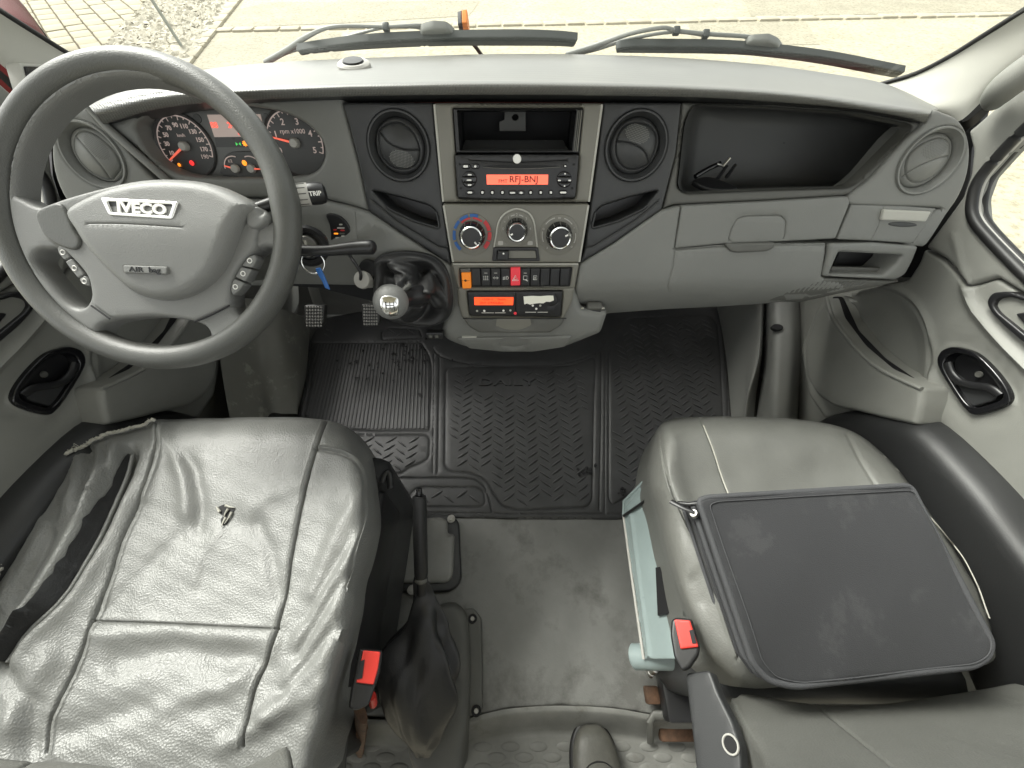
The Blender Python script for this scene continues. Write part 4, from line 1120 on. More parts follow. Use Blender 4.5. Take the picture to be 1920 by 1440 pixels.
panel('pad_ear', ear, WP(.021), M['wheelpad'], whl, r=6, rh=.006, depth=.01, hf=lambda P: -.006 * np.exp(-(((P[:, 0] - 486) / 7) ** 2 + ((P[:, 1] - 397) / 6) ** 2)))
for S in (SEAM_L, SEAM_R):
    tube('hub_seam', WP(.0150)(dens(np.array(S, float), 6, False)), .0011, M['void'], whl, seg=6)
# badge
BG = WP(.036)
b = panel('badge', rr([(187, 370), (334, 378), (323, 411), (203, 403)], 5), BG, M['chrome'], whl, holes=[rr([(201, 377), (323, 383), (315.5, 405), (210, 398)], 3)], r=2, depth=.006)
panel('badge_back', rr([(199, 375), (325, 381), (316, 406.5), (209, 400)], 3), WP(.0335), M['dark'], b, r=0, depth=.003)
L = at(BG, 261, 390); lb = local(L.o, BG(np.array([312., 393.])) - BG(np.array([212., 387.])), L.v)
if lb.n @ WN < 0: lb.n = -lb.n
lettering('badge_letters', 'IVECO', lb, M['white'], b, size=.0165, bold=.0007, ext=.0008, sx=1.26, off=-.0010, dy=-.0005, dx=.0022)
AB = WP(.0365)
panel('airbag_label', rr([(229, 496), (314, 499), (313, 515), (231, 512)], 3), WP(.0335), M['greyd'], whl, r=0, depth=.004)
ab_ = panel('airbag_plate', rr([(230.5, 497.2), (313, 500), (312, 514), (232, 511)], 3), WP(.0358), M['wheelpad'], whl, r=1.5, depth=.004)
L = at(WP(.036), 257, 505.5); lb = local(L.o, AB(np.array([310., 508.])) - AB(np.array([240., 505.])), L.v)
if lb.n @ WN < 0: lb.n = -lb.n
lettering('airbag_text', 'AIR', lb, M['gloss'], ab_, size=.0088, sx=1.35, off=.0002, dx=-.001)
lettering('airbag_text', 'bag', lb, M['gloss'], ab_, size=.0098, sx=1.1, bold=.00012, off=.0002, dx=.0215)
# thumb buttons
for P in ([[(106, 464), (114, 458), (124, 470), (131, 482), (120, 488), (109, 476)], [(121, 490), (133, 484), (146, 500), (157, 514), (146, 522), (132, 506)], [(147, 523), (158, 516), (166, 524), (168, 536), (158, 535), (150, 529)]],
          [[(459, 490), (466, 480), (477, 477), (481, 486), (473, 502), (452, 498)], [(451, 500), (472, 505), (459, 528), (440, 519)], [(439, 522), (458, 531), (448, 545), (436, 554), (432, 544), (434, 530)]]):
    for i, p in enumerate(P):
        bt = panel('thumb_button', rr(p, 3.5), WP(.0145), M['wheelpad'], whl, r=3, depth=.014)
        c = np.mean(p, 0)
        L = at(WP(.0148), *c); V, F = lathe_vf([(.0022, .0), (.0030, .0008), (.0036, 0)], L.o, L.n, seg=16); mk('button_symbol', V, F, M['white'], bt)
# ------------------------------------------------------------------ steering column, stalks, ignition
colm = thing('steering_column', 'dark steering column shroud with two stalks behind the wheel', 'steering column', WC - WN * .12)
A = WC - WN * .03; B = WC - WN * .24
tube('shroud', [WC - WN * .035, WC - WN * .06, WC - WN * .15, WC - WN * .28], [.055, .068, .075, .07], M['greyd'], colm, seg=28, up=WV, flat=.8)
s0, s1 = Q(500, 388, T=.50), Q(556, 372, T=.515)
tube('stalk', [Q(478, 392, T=.50), Q(520, 380, T=.51), Q(557, 367, T=.52)], [.007, .009, .011], M['black'], colm, seg=16)
d0, d1 = Q(552, 366, T=.52), Q(604, 362, T=.53)
ax = (d1 - d0) / np.linalg.norm(d1 - d0)
st = lathe('stalk_ring', [(.011, -.002), (.0142, 0), (.0142, .016), (.013, .0175)], d0 + ax * .002, ax, M['print'], colm, seg=30)
for k in range(12):
    a = k * math.pi / 6; u, v, _n = frame(ax)
    tube('ring_rib', [d0 + ax * .004 + (u * math.cos(a) + v * math.sin(a)) * .0142, d0 + ax * .016 + (u * math.cos(a) + v * math.sin(a)) * .0142], .0007, M['greyd'], st, seg=6)
ti = lathe('stalk_tip', [(.0135, .0165), (.0142, .019), (.0140, .030), (.0120, .036), (.007, .0385), (0, .039)], d0 + ax * .002, ax, M['black'], colm, seg=32)
tn = (C0 - (d0 + ax * .027)); tn -= ax * (tn @ ax); tn /= np.linalg.norm(tn)
lt = local(d0 + ax * .027 + tn * .0144, ax, np.cross(tn, ax))
if lt.n @ tn < 0: lt.n = -lt.n
if lt.v[2] < 0: lt.v = -lt.v
lettering('tip_text', 'TRIP', lt, M['white'], ti, size=.0078, bold=.0002, off=.0002)
tube('stalk', [Q(560, 470, T=.56), Q(612, 470, T=.565), Q(655, 466, T=.57), Q(682, 464, T=.572), Q(698, 464, T=.573), Q(703.5, 464.5, T=.573)], [.008, .0075, .0092, .0102, .0102, .006], M['black'], colm, seg=20, smooth=4)
# headlamp level switch in the lower panel
SP = FAC(.010)
sw = panel('light_switch', sm([(611, 402), (632, 404), (648, 416), (657, 432), (655, 446), (645, 454), (622, 454), (620, 438), (617, 420)], 3), FAC(.010), M['black'], dash, r=2, depth=.012)
for x, y, w_, m in ((639, 421, 3, 'lite'), (639, 427.5, 7, 'print'), (642, 432, 4, 'redprint'), (641, 438, 5, 'greyd'), (643, 443, 3, 'lite'), (628, 431, 3, 'redprint'), (630, 438, 4, 'lampamber'), (632, 446, 3, 'lite')):
    panel('switch_mark', rr([(x - w_, y - 1.3), (x + w_, y - 1.3), (x + w_, y + 1.3), (x - w_, y + 1.3)], 1, 3), FAC(.0104), M[m], sw, r=0, depth=.0003, step=4)
# ignition barrel
igc = Q(576, 462, T=.60); ign = np.array([.28, -.80, .45]); ign /= np.linalg.norm(ign)
lathe('ignition_collar', [(.021, -.03), (.030, -.02), (.031, -.004), (.027, .001), (.0215, -.002), (.020, -.012), (.0, -.012)], igc, ign, M['black'], colm, seg=36)
lathe('ignition_barrel', [(.0165, -.012), (.0165, .004), (.0145, .007), (0, .0072)], igc, ign, M['metal'], colm, seg=32)
key = thing('key_ring', 'ignition key with wire ring and blue tag hanging from the steering column', 'keys', igc)
V, F = box_vf(igc + ign * .012, (.004, .020, .012), .001, np.array(frame(ign))); mk('key_bow', V, F, M['metal'], key)
kc = Q(587, 492.6, T=.585)
u, v, n = frame((.25, -.85, .45))
tube('ring', [kc + .0158 * (math.cos(a) * u + math.sin(a) * v) for a in np.linspace(0, 2 * np.pi, 40, endpoint=False)], .0013, M['chrome'], key, seg=8, closed=True, up=n)
TG = plane(Q(603, 520, T=.59), (.1, -.85, .5))
panel('blue_tag', rr([(591, 503), (600, 502), (606, 514), (613, 530), (618, 544), (609, 540), (603, 527), (594, 512)], 2), TG, M['bluetag'], key, r=1.5, depth=.002)
# 12 V socket knob with a cable
sk = thing('power_socket', 'grey round power plug with a black cable under the wiper stalk', 'power plug', Q(683, 524, T=.69))
sc = Q(683, 525, T=.675); sn = np.array([-.2, -.72, .66])
lathe('socket_collar', [(.0, -.002), (.016, -.002), (.019, -.006), (.019, -.03)], sc + np.array([.004, .012, .012]), sn, M['black'], sk, seg=28)
lathe('plug', [(0, .012), (.006, .0125), (.0145, .009), (.0155, .004), (.0135, -.006), (.0125, -.02)], sc, sn, M['print'], sk, seg=32)
tube('cable', [sc + sn / np.linalg.norm(sn) * .011, Q(676, 512, T=.655), Q(668, 497, T=.655), Q(659, 484, T=.66), Q(650, 470, T=.69)], .0028, M['black'], sk, seg=10, smooth=4)
# ------------------------------------------------------------------ gear lever
gl = thing('gear_lever', 'gear lever with silver-capped ball knob and crumpled black leather gaiter', 'gear lever', FAC(0)(np.array([785., 540.])))
GB = FAC(.012)
gout = sm([(703, 505), (708, 482), (734, 472), (772, 470), (809, 477), (832, 494), (845, 524), (850, 562), (842, 592), (811, 607), (766, 607), (722, 590), (706, 550)], 8)
panel('gaiter_base', (gout - [776, 540]) * 1.03 + [776, 540], FAC(.004), M['grey'], gl, r=10, depth=.05)
g0 = GB(gout); n0 = len(g0)
kc = Q(733, 566, T=.595)
nb = Q(778, 556, T=.64)
ax = (kc - nb) / np.linalg.norm(kc - nb)
bc = g0.mean(0) - FN * .0
ang = np.linspace(0, 2 * np.pi, n0, endpoint=False)
rings = [g0]
ph_ = rng.uniform(0, 6.28, 6)
for k, (s, sh, amp, up_) in enumerate(((.985, 0, .001, .010), (.93, .02, .003, .020), (.84, .06, .006, .020), (.72, .15, .011, .010), (.60, .32, .014, .004), (.47, .55, .014, .004), (.34, .78, .010, .004), (.24, .95, .006, 0), (.21, 1.0, .002, 0))):
    c = bc + (nb - bc) * sh + FN * up_
    g = (g0 - bc) * s + c
    fold = amp * (np.sin(3 * ang + ph_[0] + k * .5) + .6 * np.sin(5 * ang + ph_[1] - k * .7) + .35 * np.sin(8 * ang + ph_[2] + k))
    rad = (g0 - bc) / np.linalg.norm(g0 - bc, axis=1)[:, None]
    rings.append(g + FN * fold[:, None] * .9 + rad * fold[:, None] * .45)
rings = [resample(np.vstack([g, g[:1]]), 110) for g in rings]
V, F = loft_vf(rings, nu=110, nv=5)
mk('gaiter', V, F, M['bleather2'], gl, angle=80)
tube('gaiter_seam', rings[1] , .0012, M['bleather'], gl, seg=6)
lathe('collar', [(.017, -.01), (.0185, .0), (.0165, .012), (.0145, .022), (.0135, .034), (.016, .040), (.0165, .05)], nb - ax * .008, ax, M['black'], gl, seg=28)
V, F = box_vf(nb + ax * .012 + np.array([-.004, -.0, .018]), (.026, .007, .006), .002, np.array(frame(np.cross(ax, [0, 0, 1])))); mk('collar_tab', V, F, M['greyd'], gl)
kn = np.array([-.25, -.62, .74]); kn /= np.linalg.norm(kn)
bm_ = [(0, -.0268)] + [(.0268 * math.sin(a), -.0268 * math.cos(a)) for a in np.linspace(.15, math.pi - .02, 26)]
lathe('knob', [(max(r_, 0), h) for r_, h in bm_] + [(0, .0268)], kc, kn, M['wheelpad'], gl, seg=44)
SK = implicit(lambda X: .0275 - np.linalg.norm(X - kc, axis=-1) if False else np.linalg.norm(X - kc, axis=-1) * -1 + .0274, .5, .597)
cap = panel('knob_cap', rr([(710, 562), (714, 555), (731, 553), (748, 558), (749, 578), (747, 592), (734, 595), (722, 590), (712, 578)], 5), SK, M['chrome'], gl, r=2.5, depth=.003, rh=.0012, step=4)
L = at(SK, 731, 573)
for pth in ([(-.006, .006), (-.006, -.006)], [(0, .006), (0, -.006)], [(.006, .006), (.006, -.006)], [(-.006, 0), (.006, 0)]):
    tube('shift_pattern', flat(L, pth, .0006), .0006, M['greyd'], cap, seg=6)
# ------------------------------------------------------------------ pedals
for nm, quad, lab, top in (('pedal', [(569, 572), (609, 571), (607, 606), (600, 616), (577, 616), (571, 604)], 'left pedal, a studded rubber clutch pad in the driver footwell', (598, 545)),
                      ('pedal', [(677, 570), (713, 569), (712, 606), (706, 613), (683, 613), (679, 604)], 'studded rubber brake pad half hidden behind the gear knob', (690, 545))):
    q = np.array(quad, float); c = q.mean(0)
    PS = plane(Q(c[0], c[1], T=1.17), (0, -.80, .60))
    pd = thing(nm, lab, 'pedal', PS(c))
    panel('pad', rr(quad, 4), PS, M['pedal'], pd, r=3, depth=.014, back=True)
    VF = []
    x0_, x1_ = q[:, 0].min() + 4, q[:, 0].max() - 4; y0_, y1_ = q[:, 1].min() + 5, q[:, 1].max() - 5
    for i in range(6):
        for j in range(7):
            p = np.array([x0_ + (x1_ - x0_) * (i + .5 - .0) / 6, y0_ + (y1_ - y0_) * j / 6])
            if not inside(p[None], q)[0]: continue
            Lp = at(PS, *p); VF.append(lathe_vf([(0, .0032), (.0022, .0028), (.0034, 0)], Lp.o, Lp.n, seg=8))
    V, F = join(*VF); s = mk('tread', V, F, M['print'], pd); s['kind'] = 'stuff'  # studs paler than the pad: a highlight put into their colour
    a_ = PS(np.array([c[0] + 6, q[:, 1].min() + 4])); 
    tube('arm', [a_ - PS.n * -.0 + np.array([0, .012, 0]), a_ + np.array([.004, .02, .05]), a_ + np.array([.01, .05, .14]), a_ + np.array([.01, .06, .25])], [.016, .015, .013, .013], M['greyd'], pd, seg=10, flat=.35, up=(0, 1, .2))
# ------------------------------------------------------------------ rubber mat
mt = thing('floor_mat', 'black rubber floor mat with zigzag tread panels across the whole cab', 'floor mat', (0, .6, 0))
MZ = ZP(.004); MT = ZP(.0062)
MO = rr([(552, 800), (560, 772), (575, 700), (578, 640), (604, 596), (800, 560), (1100, 556), (1338, 556), (1350, 590), (1362, 660), (1371, 790), (1300, 800), (1240, 900), (1169, 973), (960, 972), (860, 970), (735, 968), (690, 900), (560, 860)], 10)
F1 = rr([(584, 643), (790, 641), (806, 668), (810, 690), (806, 806), (700, 808), (588, 800), (570, 778), (586, 700)], 6)           # ribbed heel pad
F2 = rr([(640, 815), (798, 815), (806, 822), (804, 858), (794, 866), (768, 876), (752, 888), (715, 886), (640, 880)], 9)             # tread patch under it
F3 = rr([(836, 694), (848, 688), (905, 687), (1000, 688), (1075, 684), (1116, 668), (1117, 690), (1114, 760), (1111, 938), (1102, 950), (968, 956), (942, 948), (926, 925), (912, 900), (882, 886), (844, 884), (834, 874)], 8)  # middle panel
F4 = rr([(1142, 662), (1150, 640), (1180, 596), (1330, 590), (1346, 606), (1352, 680), (1357, 790), (1260, 800), (1196, 920), (1150, 946), (1142, 936)], 8)  # passenger panel
F5 = rr([(775, 918), (790, 913), (895, 913), (908, 922), (910, 944), (900, 950), (770, 950), (764, 938)], 8)             # small patch behind the handbrake
F6 = rr([(716, 622), (730, 614), (786, 617), (792, 632), (716, 636)], 4)
F7 = rr([(596, 628), (604, 610), (628, 606), (640, 626), (622, 636)], 5)
panel('mat_base', MO, MZ, M['rubber'], mt, holes=[], r=5, rh=.004, depth=.004, step=16,
      feats=[(np.vstack([f, f[:1]]), 2.2, .003) for f in (F1, F2, F3, F4, F5, F6)] +
      [(np.array([(824, 664), (822, 780), (820, 884)]), 1.6, .003), (np.array([(814, 664), (813, 780), (811, 884)]), 1.2, .002), (np.array([(1128, 664), (1127, 800), (1124, 955)]), 1.8, .003), (np.array([(1118, 664), (1119, 690)]), 1.5, .002), (np.array([(1136, 664), (1134, 960)]), 1.4, .002),
       (sm([(812, 652), (828, 668), (880, 681), (963, 685), (1060, 680), (1118, 660), (1132, 640)], 4, False), 1.8, .003), (sm([(735, 906), (752, 896), (772, 896), (868, 896), (900, 904), (914, 926), (922, 958)], 4, False), 1.8, .003),
       (np.array([(1358, 640), (1364, 700), (1367, 790)]), 1.5, .003), (np.array([(562, 780), (577, 706), (580, 645)]), 1.5, .003), (np.array([(738, 960), (960, 962), (1166, 962)]), 1.4, .002)])
# ribs of the heel pad
VF = []
FI = (F1 - F1.mean(0)) * .965 + F1.mean(0)
P1 = ZP(.0062)
for k in range(-6, 44):
    # ribs fan slightly, leaning to the right towards the front
    lo, hi_ = np.array([560 + k * 7.3, 812.]), np.array([606 + k * 6.0, 640.])
    pp = lo + (hi_ - lo) * np.linspace(0, 1, 60)[:, None]
    i_ = inside(pp, FI); pp = pp[i_]
    if len(pp) < 5: continue
    # worn gaps
    cuts = [0, len(pp) - 1]
    VF.append(tube_vf(MZ(np.array([pp[0], pp[len(pp) // 2], pp[-1]])), [.0034, .0036, .0034], seg=6, flat=.7, up=(0, 0, 1)))
V, F = join(*VF); o = mk('heel_ribs', V, F, M['rubberlt'], mt, angle=60); o['kind'] = 'stuff'
# zigzag tread: rows of short raised bars, alternately leaning
VF = []
def tread(poly, ph=(0, 0), skip=None):
    inner = (poly - poly.mean(0)) * .955 + poly.mean(0)
    w3 = ZP(.004)(inner)[:, :2]
    mn, mx = w3.min(0), w3.max(0)
    cw, rh_ = .0345, .0255
    for i in range(int((mx[0] - mn[0]) / cw) + 2):
        for j in range(int((mx[1] - mn[1]) / rh_) + 2):
            x, y = mn[0] + (i + ph[0]) * cw, mn[1] + (j + .5 * (i % 2) * 1 + ph[1]) * rh_
            sgn = 1 if i % 2 else -1
            dx, dy = .0235, -.0140 * sgn
            a, b = np.array([x - dx / 2 * 1.25, y - dy / 2 * 1.5]), np.array([x + dx / 2 * 1.25, y + dy / 2 * 1.5])
            if not (inside(np.array([a, b]), w3).all()): continue
            if skip is not None and inside(np.array([(a + b) / 2]), skip)[0]: continue
            m2 = (a + b) / 2
            VF.append(tube_vf([[*a, .0040], [*(a * .75 + b * .25), .0055], [*m2, .0058], [*(a * .25 + b * .75), .0055], [*b, .0040]], [.0012, .0026, .0031, .0026, .0012], seg=6, flat=.85))
skp = ZP(.004)(rr([(890, 700), (1010, 700), (1012, 735), (888, 735)], 4))[:, :2]
tread(F3, skip=skp); tread(F4, (.3, .4)); tread(F2, (.2, .1)); tread(F5, (.1, .3)); tread(F6); tread(F7)
V, F = join(*VF); o = mk('tread_bars', V, F, M['rubberlt'], mt, angle=70); o['kind'] = 'stuff'
Lm = at(ZP(.0045), 950, 718)
lettering('mat_lettering', 'DAILY', Lm, M['rubberlt'], mt, size=.040, sx=1.75, ext=.0022, off=.002)
# dirt crumbs and wet flecks on the mat
VF = []
for cx, cy, n_, sx_, sy_ in ((785, 660, 16, 10, 16), (755, 680, 12, 26, 14), (720, 700, 10, 40, 30), (1100, 885, 10, 8, 4), (1165, 920, 8, 6, 5), (750, 690, 6, 10, 10), (660, 690, 8, 24, 20)):
    for _ in range(n_):
        p = Q(cx + rng.normal(0, sx_), cy + rng.normal(0, sy_), Z=.0085)
        v = (np.array(ico) + rng.normal(0, .3, (7, 3))) * [rng.uniform(.003, .008), rng.uniform(.003, .008), .0022] + p
        VF.append((v, icf))
V, F = join(*VF); o = mk('dirt_crumbs', V, F, M['void'], mt, smooth=False); o['kind'] = 'stuff'
# ------------------------------------------------------------------ side trims of the footwells
def rowz(*p): return [Q(x, y, Z=z) for x, y, z in p]
lk = thing('kick_panel', 'scuffed grey kick panel left of the driver footwell', 'trim panel', Q(530, 700, Z=.05))
loft('moulding', [rowz((405, 560, .34), (415, 690, .24), (440, 830, .14)), rowz((470, 560, .27), (478, 690, .16), (490, 800, .09)), rowz((497, 570, .24), (500, 690, .135), (508, 775, .06)), rowz((530, 580, .20), (535, 690, .10), (530, 776, .04)), rowz((560, 590, .12), (562, 690, .05), (556, 776, .02)), rowz((582, 600, .01), (574, 700, .0), (556, 780, .0))], M['kick'], lk, nu=30, nv=6)
rk_ = thing('kick_panel', 'smooth grey kick panel with a drain hole right of the passenger footwell', 'trim panel', Q(1430, 680, Z=.05))
loft('moulding', [rowz((1335, 540, -.002), (1360, 660, .0), (1372, 800, .0)), rowz((1352, 540, .06), (1372, 660, .035), (1380, 800, .015)), rowz((1395, 540, .17), (1398, 660, .105), (1394, 800, .035)), rowz((1427, 540, .26), (1424, 660, .165), (1404, 740, .085), (1398, 800, .05)), rowz((1432, 540, .22), (1429, 660, .12), (1418, 740, .05), (1412, 800, .02))], M['grey'], rk_, nu=30, nv=6)
loft('post_trim', [rowz((1432, 540, .22), (1434, 660, .12), (1424, 740, .05), (1416, 800, .02)), rowz((1444, 540, .28), (1448, 660, .195), (1440, 800, .075)), rowz((1470, 540, .30), (1472, 660, .215), (1462, 800, .095)), rowz((1494, 540, .295), (1493, 660, .21), (1484, 800, .09)), rowz((1508, 540, .24), (1505, 660, .15), (1496, 800, .03))], M['grey'], rk_, nu=30, nv=6)
loft('sill_trim', [rowz((1508, 540, .24), (1505, 660, .15), (1496, 800, .03)), rowz((1530, 540, .25), (1522, 660, .17), (1520, 800, .06)), rowz((1580, 540, .24), (1560, 660, .16), (1580, 800, .06))], M['grey'], rk_, nu=20, nv=4)
hp = plane(Q(1458, 613, Z=.250), (-.25, -.35, .9))
panel('drain_hole', ell(1458, 613, 11, 6, 5, 24), hp, M['void'], rk_, r=1, depth=.01, rh=.002)
# ------------------------------------------------------------------ covers and handbrake between the seats
ac = thing('access_cover', 'raised grey steel cover plate bolted to the floor behind the handbrake grip', 'cover plate', Q(800, 1035, Z=0))
panel('flange', rr([(738, 968), (832, 962), (860, 972), (865, 1088), (846, 1108), (762, 1112), (734, 1096)], 14), ZP(.012), M['dark'], ac, r=4, depth=.012)
panel('plate', rr([(747, 974), (826, 968), (838, 974), (838, 1000), (852, 1000), (848, 1080), (836, 1092), (752, 1092), (742, 1084)], 10), ZP(.026), M['plate'], ac, r=8, rh=.008, depth=.012)
for x, y in ((846, 973), (772, 1106)):
    p = Q(x, y, Z=.016); lathe('bolt', [(0, .006), (.005, .006), (.006, .004), (.010, .003), (.011, 0)], p, (0, 0, 1), M['print'], ac, seg=12)
tc = thing('tunnel_cover', 'long brown-grey plastic tunnel cover beside the handbrake gaiter', 'cover', Q(870, 1230, Z=0))
panel('shell', sm([(770, 1250), (800, 1150), (838, 1128), (862, 1134), (876, 1160), (880, 1240), (878, 1330), (870, 1400), (858, 1460), (790, 1460), (760, 1400)], 4), ZP(.055), M['greyd'], tc, r=16, depth=.12)
panel('side_flange', rr([(866, 1142), (888, 1140), (902, 1158), (904, 1240), (904, 1330), (895, 1340), (870, 1345)], 5), ZP(.02), M['greyd'], tc, r=3, depth=.02)
for x, y in ((886, 1160), (893, 1333)):
    p = Q(x, y, Z=.022); lathe('bolt_well', [(0, .001), (.007, .001), (.009, .002), (.010, 0)], p, (0, 0, 1), M['void'], tc, seg=16)
    lathe('bolt', [(0, .004), (.004, .004), (.005, .001)], p, (0, 0, 1), M['print'], tc, seg=8)
hb = thing('handbrake', 'raised black handbrake lever with a tall crumpled leather gaiter', 'handbrake', Q(790, 1300, Z=0))
h0, h1 = Q(790, 1085, Z=.275), Q(786, 928, Z=.375)
ha = (h1 - h0) / np.linalg.norm(h1 - h0); L_ = np.linalg.norm(h1 - h0)
lathe('grip', [(.0085, -.03), (.0088, .0), (.0115, .004), (.0125, .01), (.0128, L_ * .5), (.0126, L_ - .008), (.0118, L_ - .003), (.0085, L_ - .001), (.006, L_ - .004)], h0, ha, M['black'], hb, seg=24)
for k in (.25, .5, .75, .9): pass
lathe('release_button', [(0, L_ + .012), (.0045, L_ + .012), (.0055, L_ + .009), (.0055, L_ - .006)], h0, ha, M['gloss'], hb, seg=16)
lathe('collar', [(.010, -.006), (.0115, -.003), (.0115, .001), (.010, .003)], h0, ha, M['greyd'], hb, seg=20)
bp = [(789, 1080, 11, .278), (790, 1100, 17, .265), (797, 1130, 26, .24), (800, 1175, 44, .21), (792, 1220, 58, .19), (786, 1275, 66, .165), (784, 1330, 60, .14), (786, 1375, 42, .115), (790, 1405, 22, .10), (792, 1416, 12, .09)]
ctr_ = np.array([Q(x, y, Z=z) for x, y, w, z in bp]); rd = np.array([w * ((CAMZ - z) / -ray((x, y))[2]) / FPX for x, y, w, z in bp])
kk = sm(np.concatenate([ctr_, rd[:, None]], 1), 14, False)
seg = 90; a = np.linspace(0, 2 * np.pi, seg, endpoint=False)
V = []
for i, row in enumerate(kk):
    u_ = i / (len(kk) - 1)
    k_ = min(1, 2.5 * u_ + .12)
    r_ = row[3] * (1 + k_ * (.15 * np.sin(3 * a + 8 * u_ + .5) + .13 * np.sin(2 * a - 10 * u_ + 1) + .11 * np.sin(4 * a + 15 * u_ + 2) + .06 * np.sin(7 * a - 20 * u_)))
    V.append(np.stack([row[0] + r_ * np.cos(a), row[1] + r_ * .50 * np.sin(a), row[2] + r_ * .80 * np.sin(a)], 1))
n_ = len(V); V = np.concatenate(V)
F = [[i * seg + j, i * seg + (j + 1) % seg, (i + 1) * seg + (j + 1) % seg, (i + 1) * seg + j] for i in range(n_ - 1) for j in range(seg)] + [list(range((n_ - 1) * seg, n_ * seg))]
mk('gaiter', V, F, M['bleather'], hb, angle=80)
# ------------------------------------------------------------------ shoe of the photographer
sh = thing('shoe', 'worn dark leather shoe on the rear floor at the bottom edge', 'shoe', Q(1118, 1420, Z=-.055))
c0 = Q(1112, 1366, Z=-.0)
hd = np.array([.06, -1, 0]) / np.linalg.norm([.06, -1, 0]); sd2 = np.array([1, .06, 0])
def shoe_sec(s, w, top, bot, n=24, k=2.6):
    a = np.linspace(0, 2 * np.pi, n + 1)
    return [np.array([c0[0], c0[1], -.055]) + hd * s + sd2 * w * np.sign(math.cos(t)) * abs(math.cos(t)) ** (2 / k) + np.array([0, 0, 1]) * ((top + bot) / 2 + (top - bot) / 2 * np.sign(math.sin(t)) * abs(math.sin(t)) ** (2 / k)) for t in a]
secs = [(-.004, .006, .030, .022), (.0, .022, .040, .012), (.015, .036, .050, .010), (.04, .045, .056, .010), (.08, .049, .062, .010), (.12, .047, .072, .010), (.16, .043, .092, .010), (.20, .038, .105, .010), (.27, .036, .105, .010), (.29, .02, .09, .012)]
loft('upper', [shoe_sec(*q) for q in secs], M['shoe'], sh, nu=40, nv=5)
loft('sole', [shoe_sec(s - .002 if s < .1 else s, w + .004, .016, .0, k=4) for s, w, _t, _b in secs], M['seal'], sh, nu=40, nv=4)
def topz(s): return np.interp(s, [q[0] for q in secs], [q[2] for q in secs])
tube('toe_seam', [np.array([c0[0], c0[1], -.055]) + hd * s + sd2 * w + np.array([0, 0, topz(s) - (w / .05) ** 2 * .010 + .0005]) for s, w in ((.075, -.036), (.058, -.025), (.050, -.010), (.049, .004), (.053, .018), (.066, .032), (.085, .038))], .0012, M['black'], sh, seg=6, smooth=4)
# ------------------------------------------------------------------ driver's seat
SZ = .43
def ridge(P, L, w): return np.exp(-(pdist(P, np.asarray(L, float)) / w) ** 2)
dsx = thing('driver_seat', 'driver seat with shiny wrinkled grey cover, torn along its left edge', 'seat', (-.46, .2, 0))
DO = sm([(302, 789), (340, 785), (400, 784), (470, 782), (540, 782), (600, 786), (648, 799), (684, 828), (702, 862), (713, 920), (718, 990), (704, 1060), (690, 1120), (682, 1180), (662, 1250), (640, 1320), (610, 1400), (560, 1480), (300, 1500), (-60, 1500), (-200, 1400), (-150, 1250), (-30, 1140), (10, 1050), (45, 985), (92, 905), (128, 858), (180, 824), (240, 804)], 5)
S1 = sm([(300, 796), (288, 860), (258, 940), (226, 1010), (196, 1100), (172, 1165), (148, 1235), (110, 1320), (92, 1362), (88, 1410)], 5, False)
S2 = sm([(612, 790), (596, 830), (576, 900), (560, 970), (545, 1040), (536, 1100), (521, 1165), (506, 1220), (476, 1290), (465, 1350), (457, 1400)], 5, False)
S3 = sm([(172, 1164), (300, 1168), (420, 1174), (521, 1179)], 5, False)
S4 = sm([(598, 838), (640, 846), (672, 862), (690, 890), (697, 935), (690, 1000), (672, 1070), (664, 1100)], 5, False)
FOLD = sm([(240, 850), (222, 900), (190, 970), (150, 1050), (100, 1130), (40, 1190), (5, 1240)], 5, False)
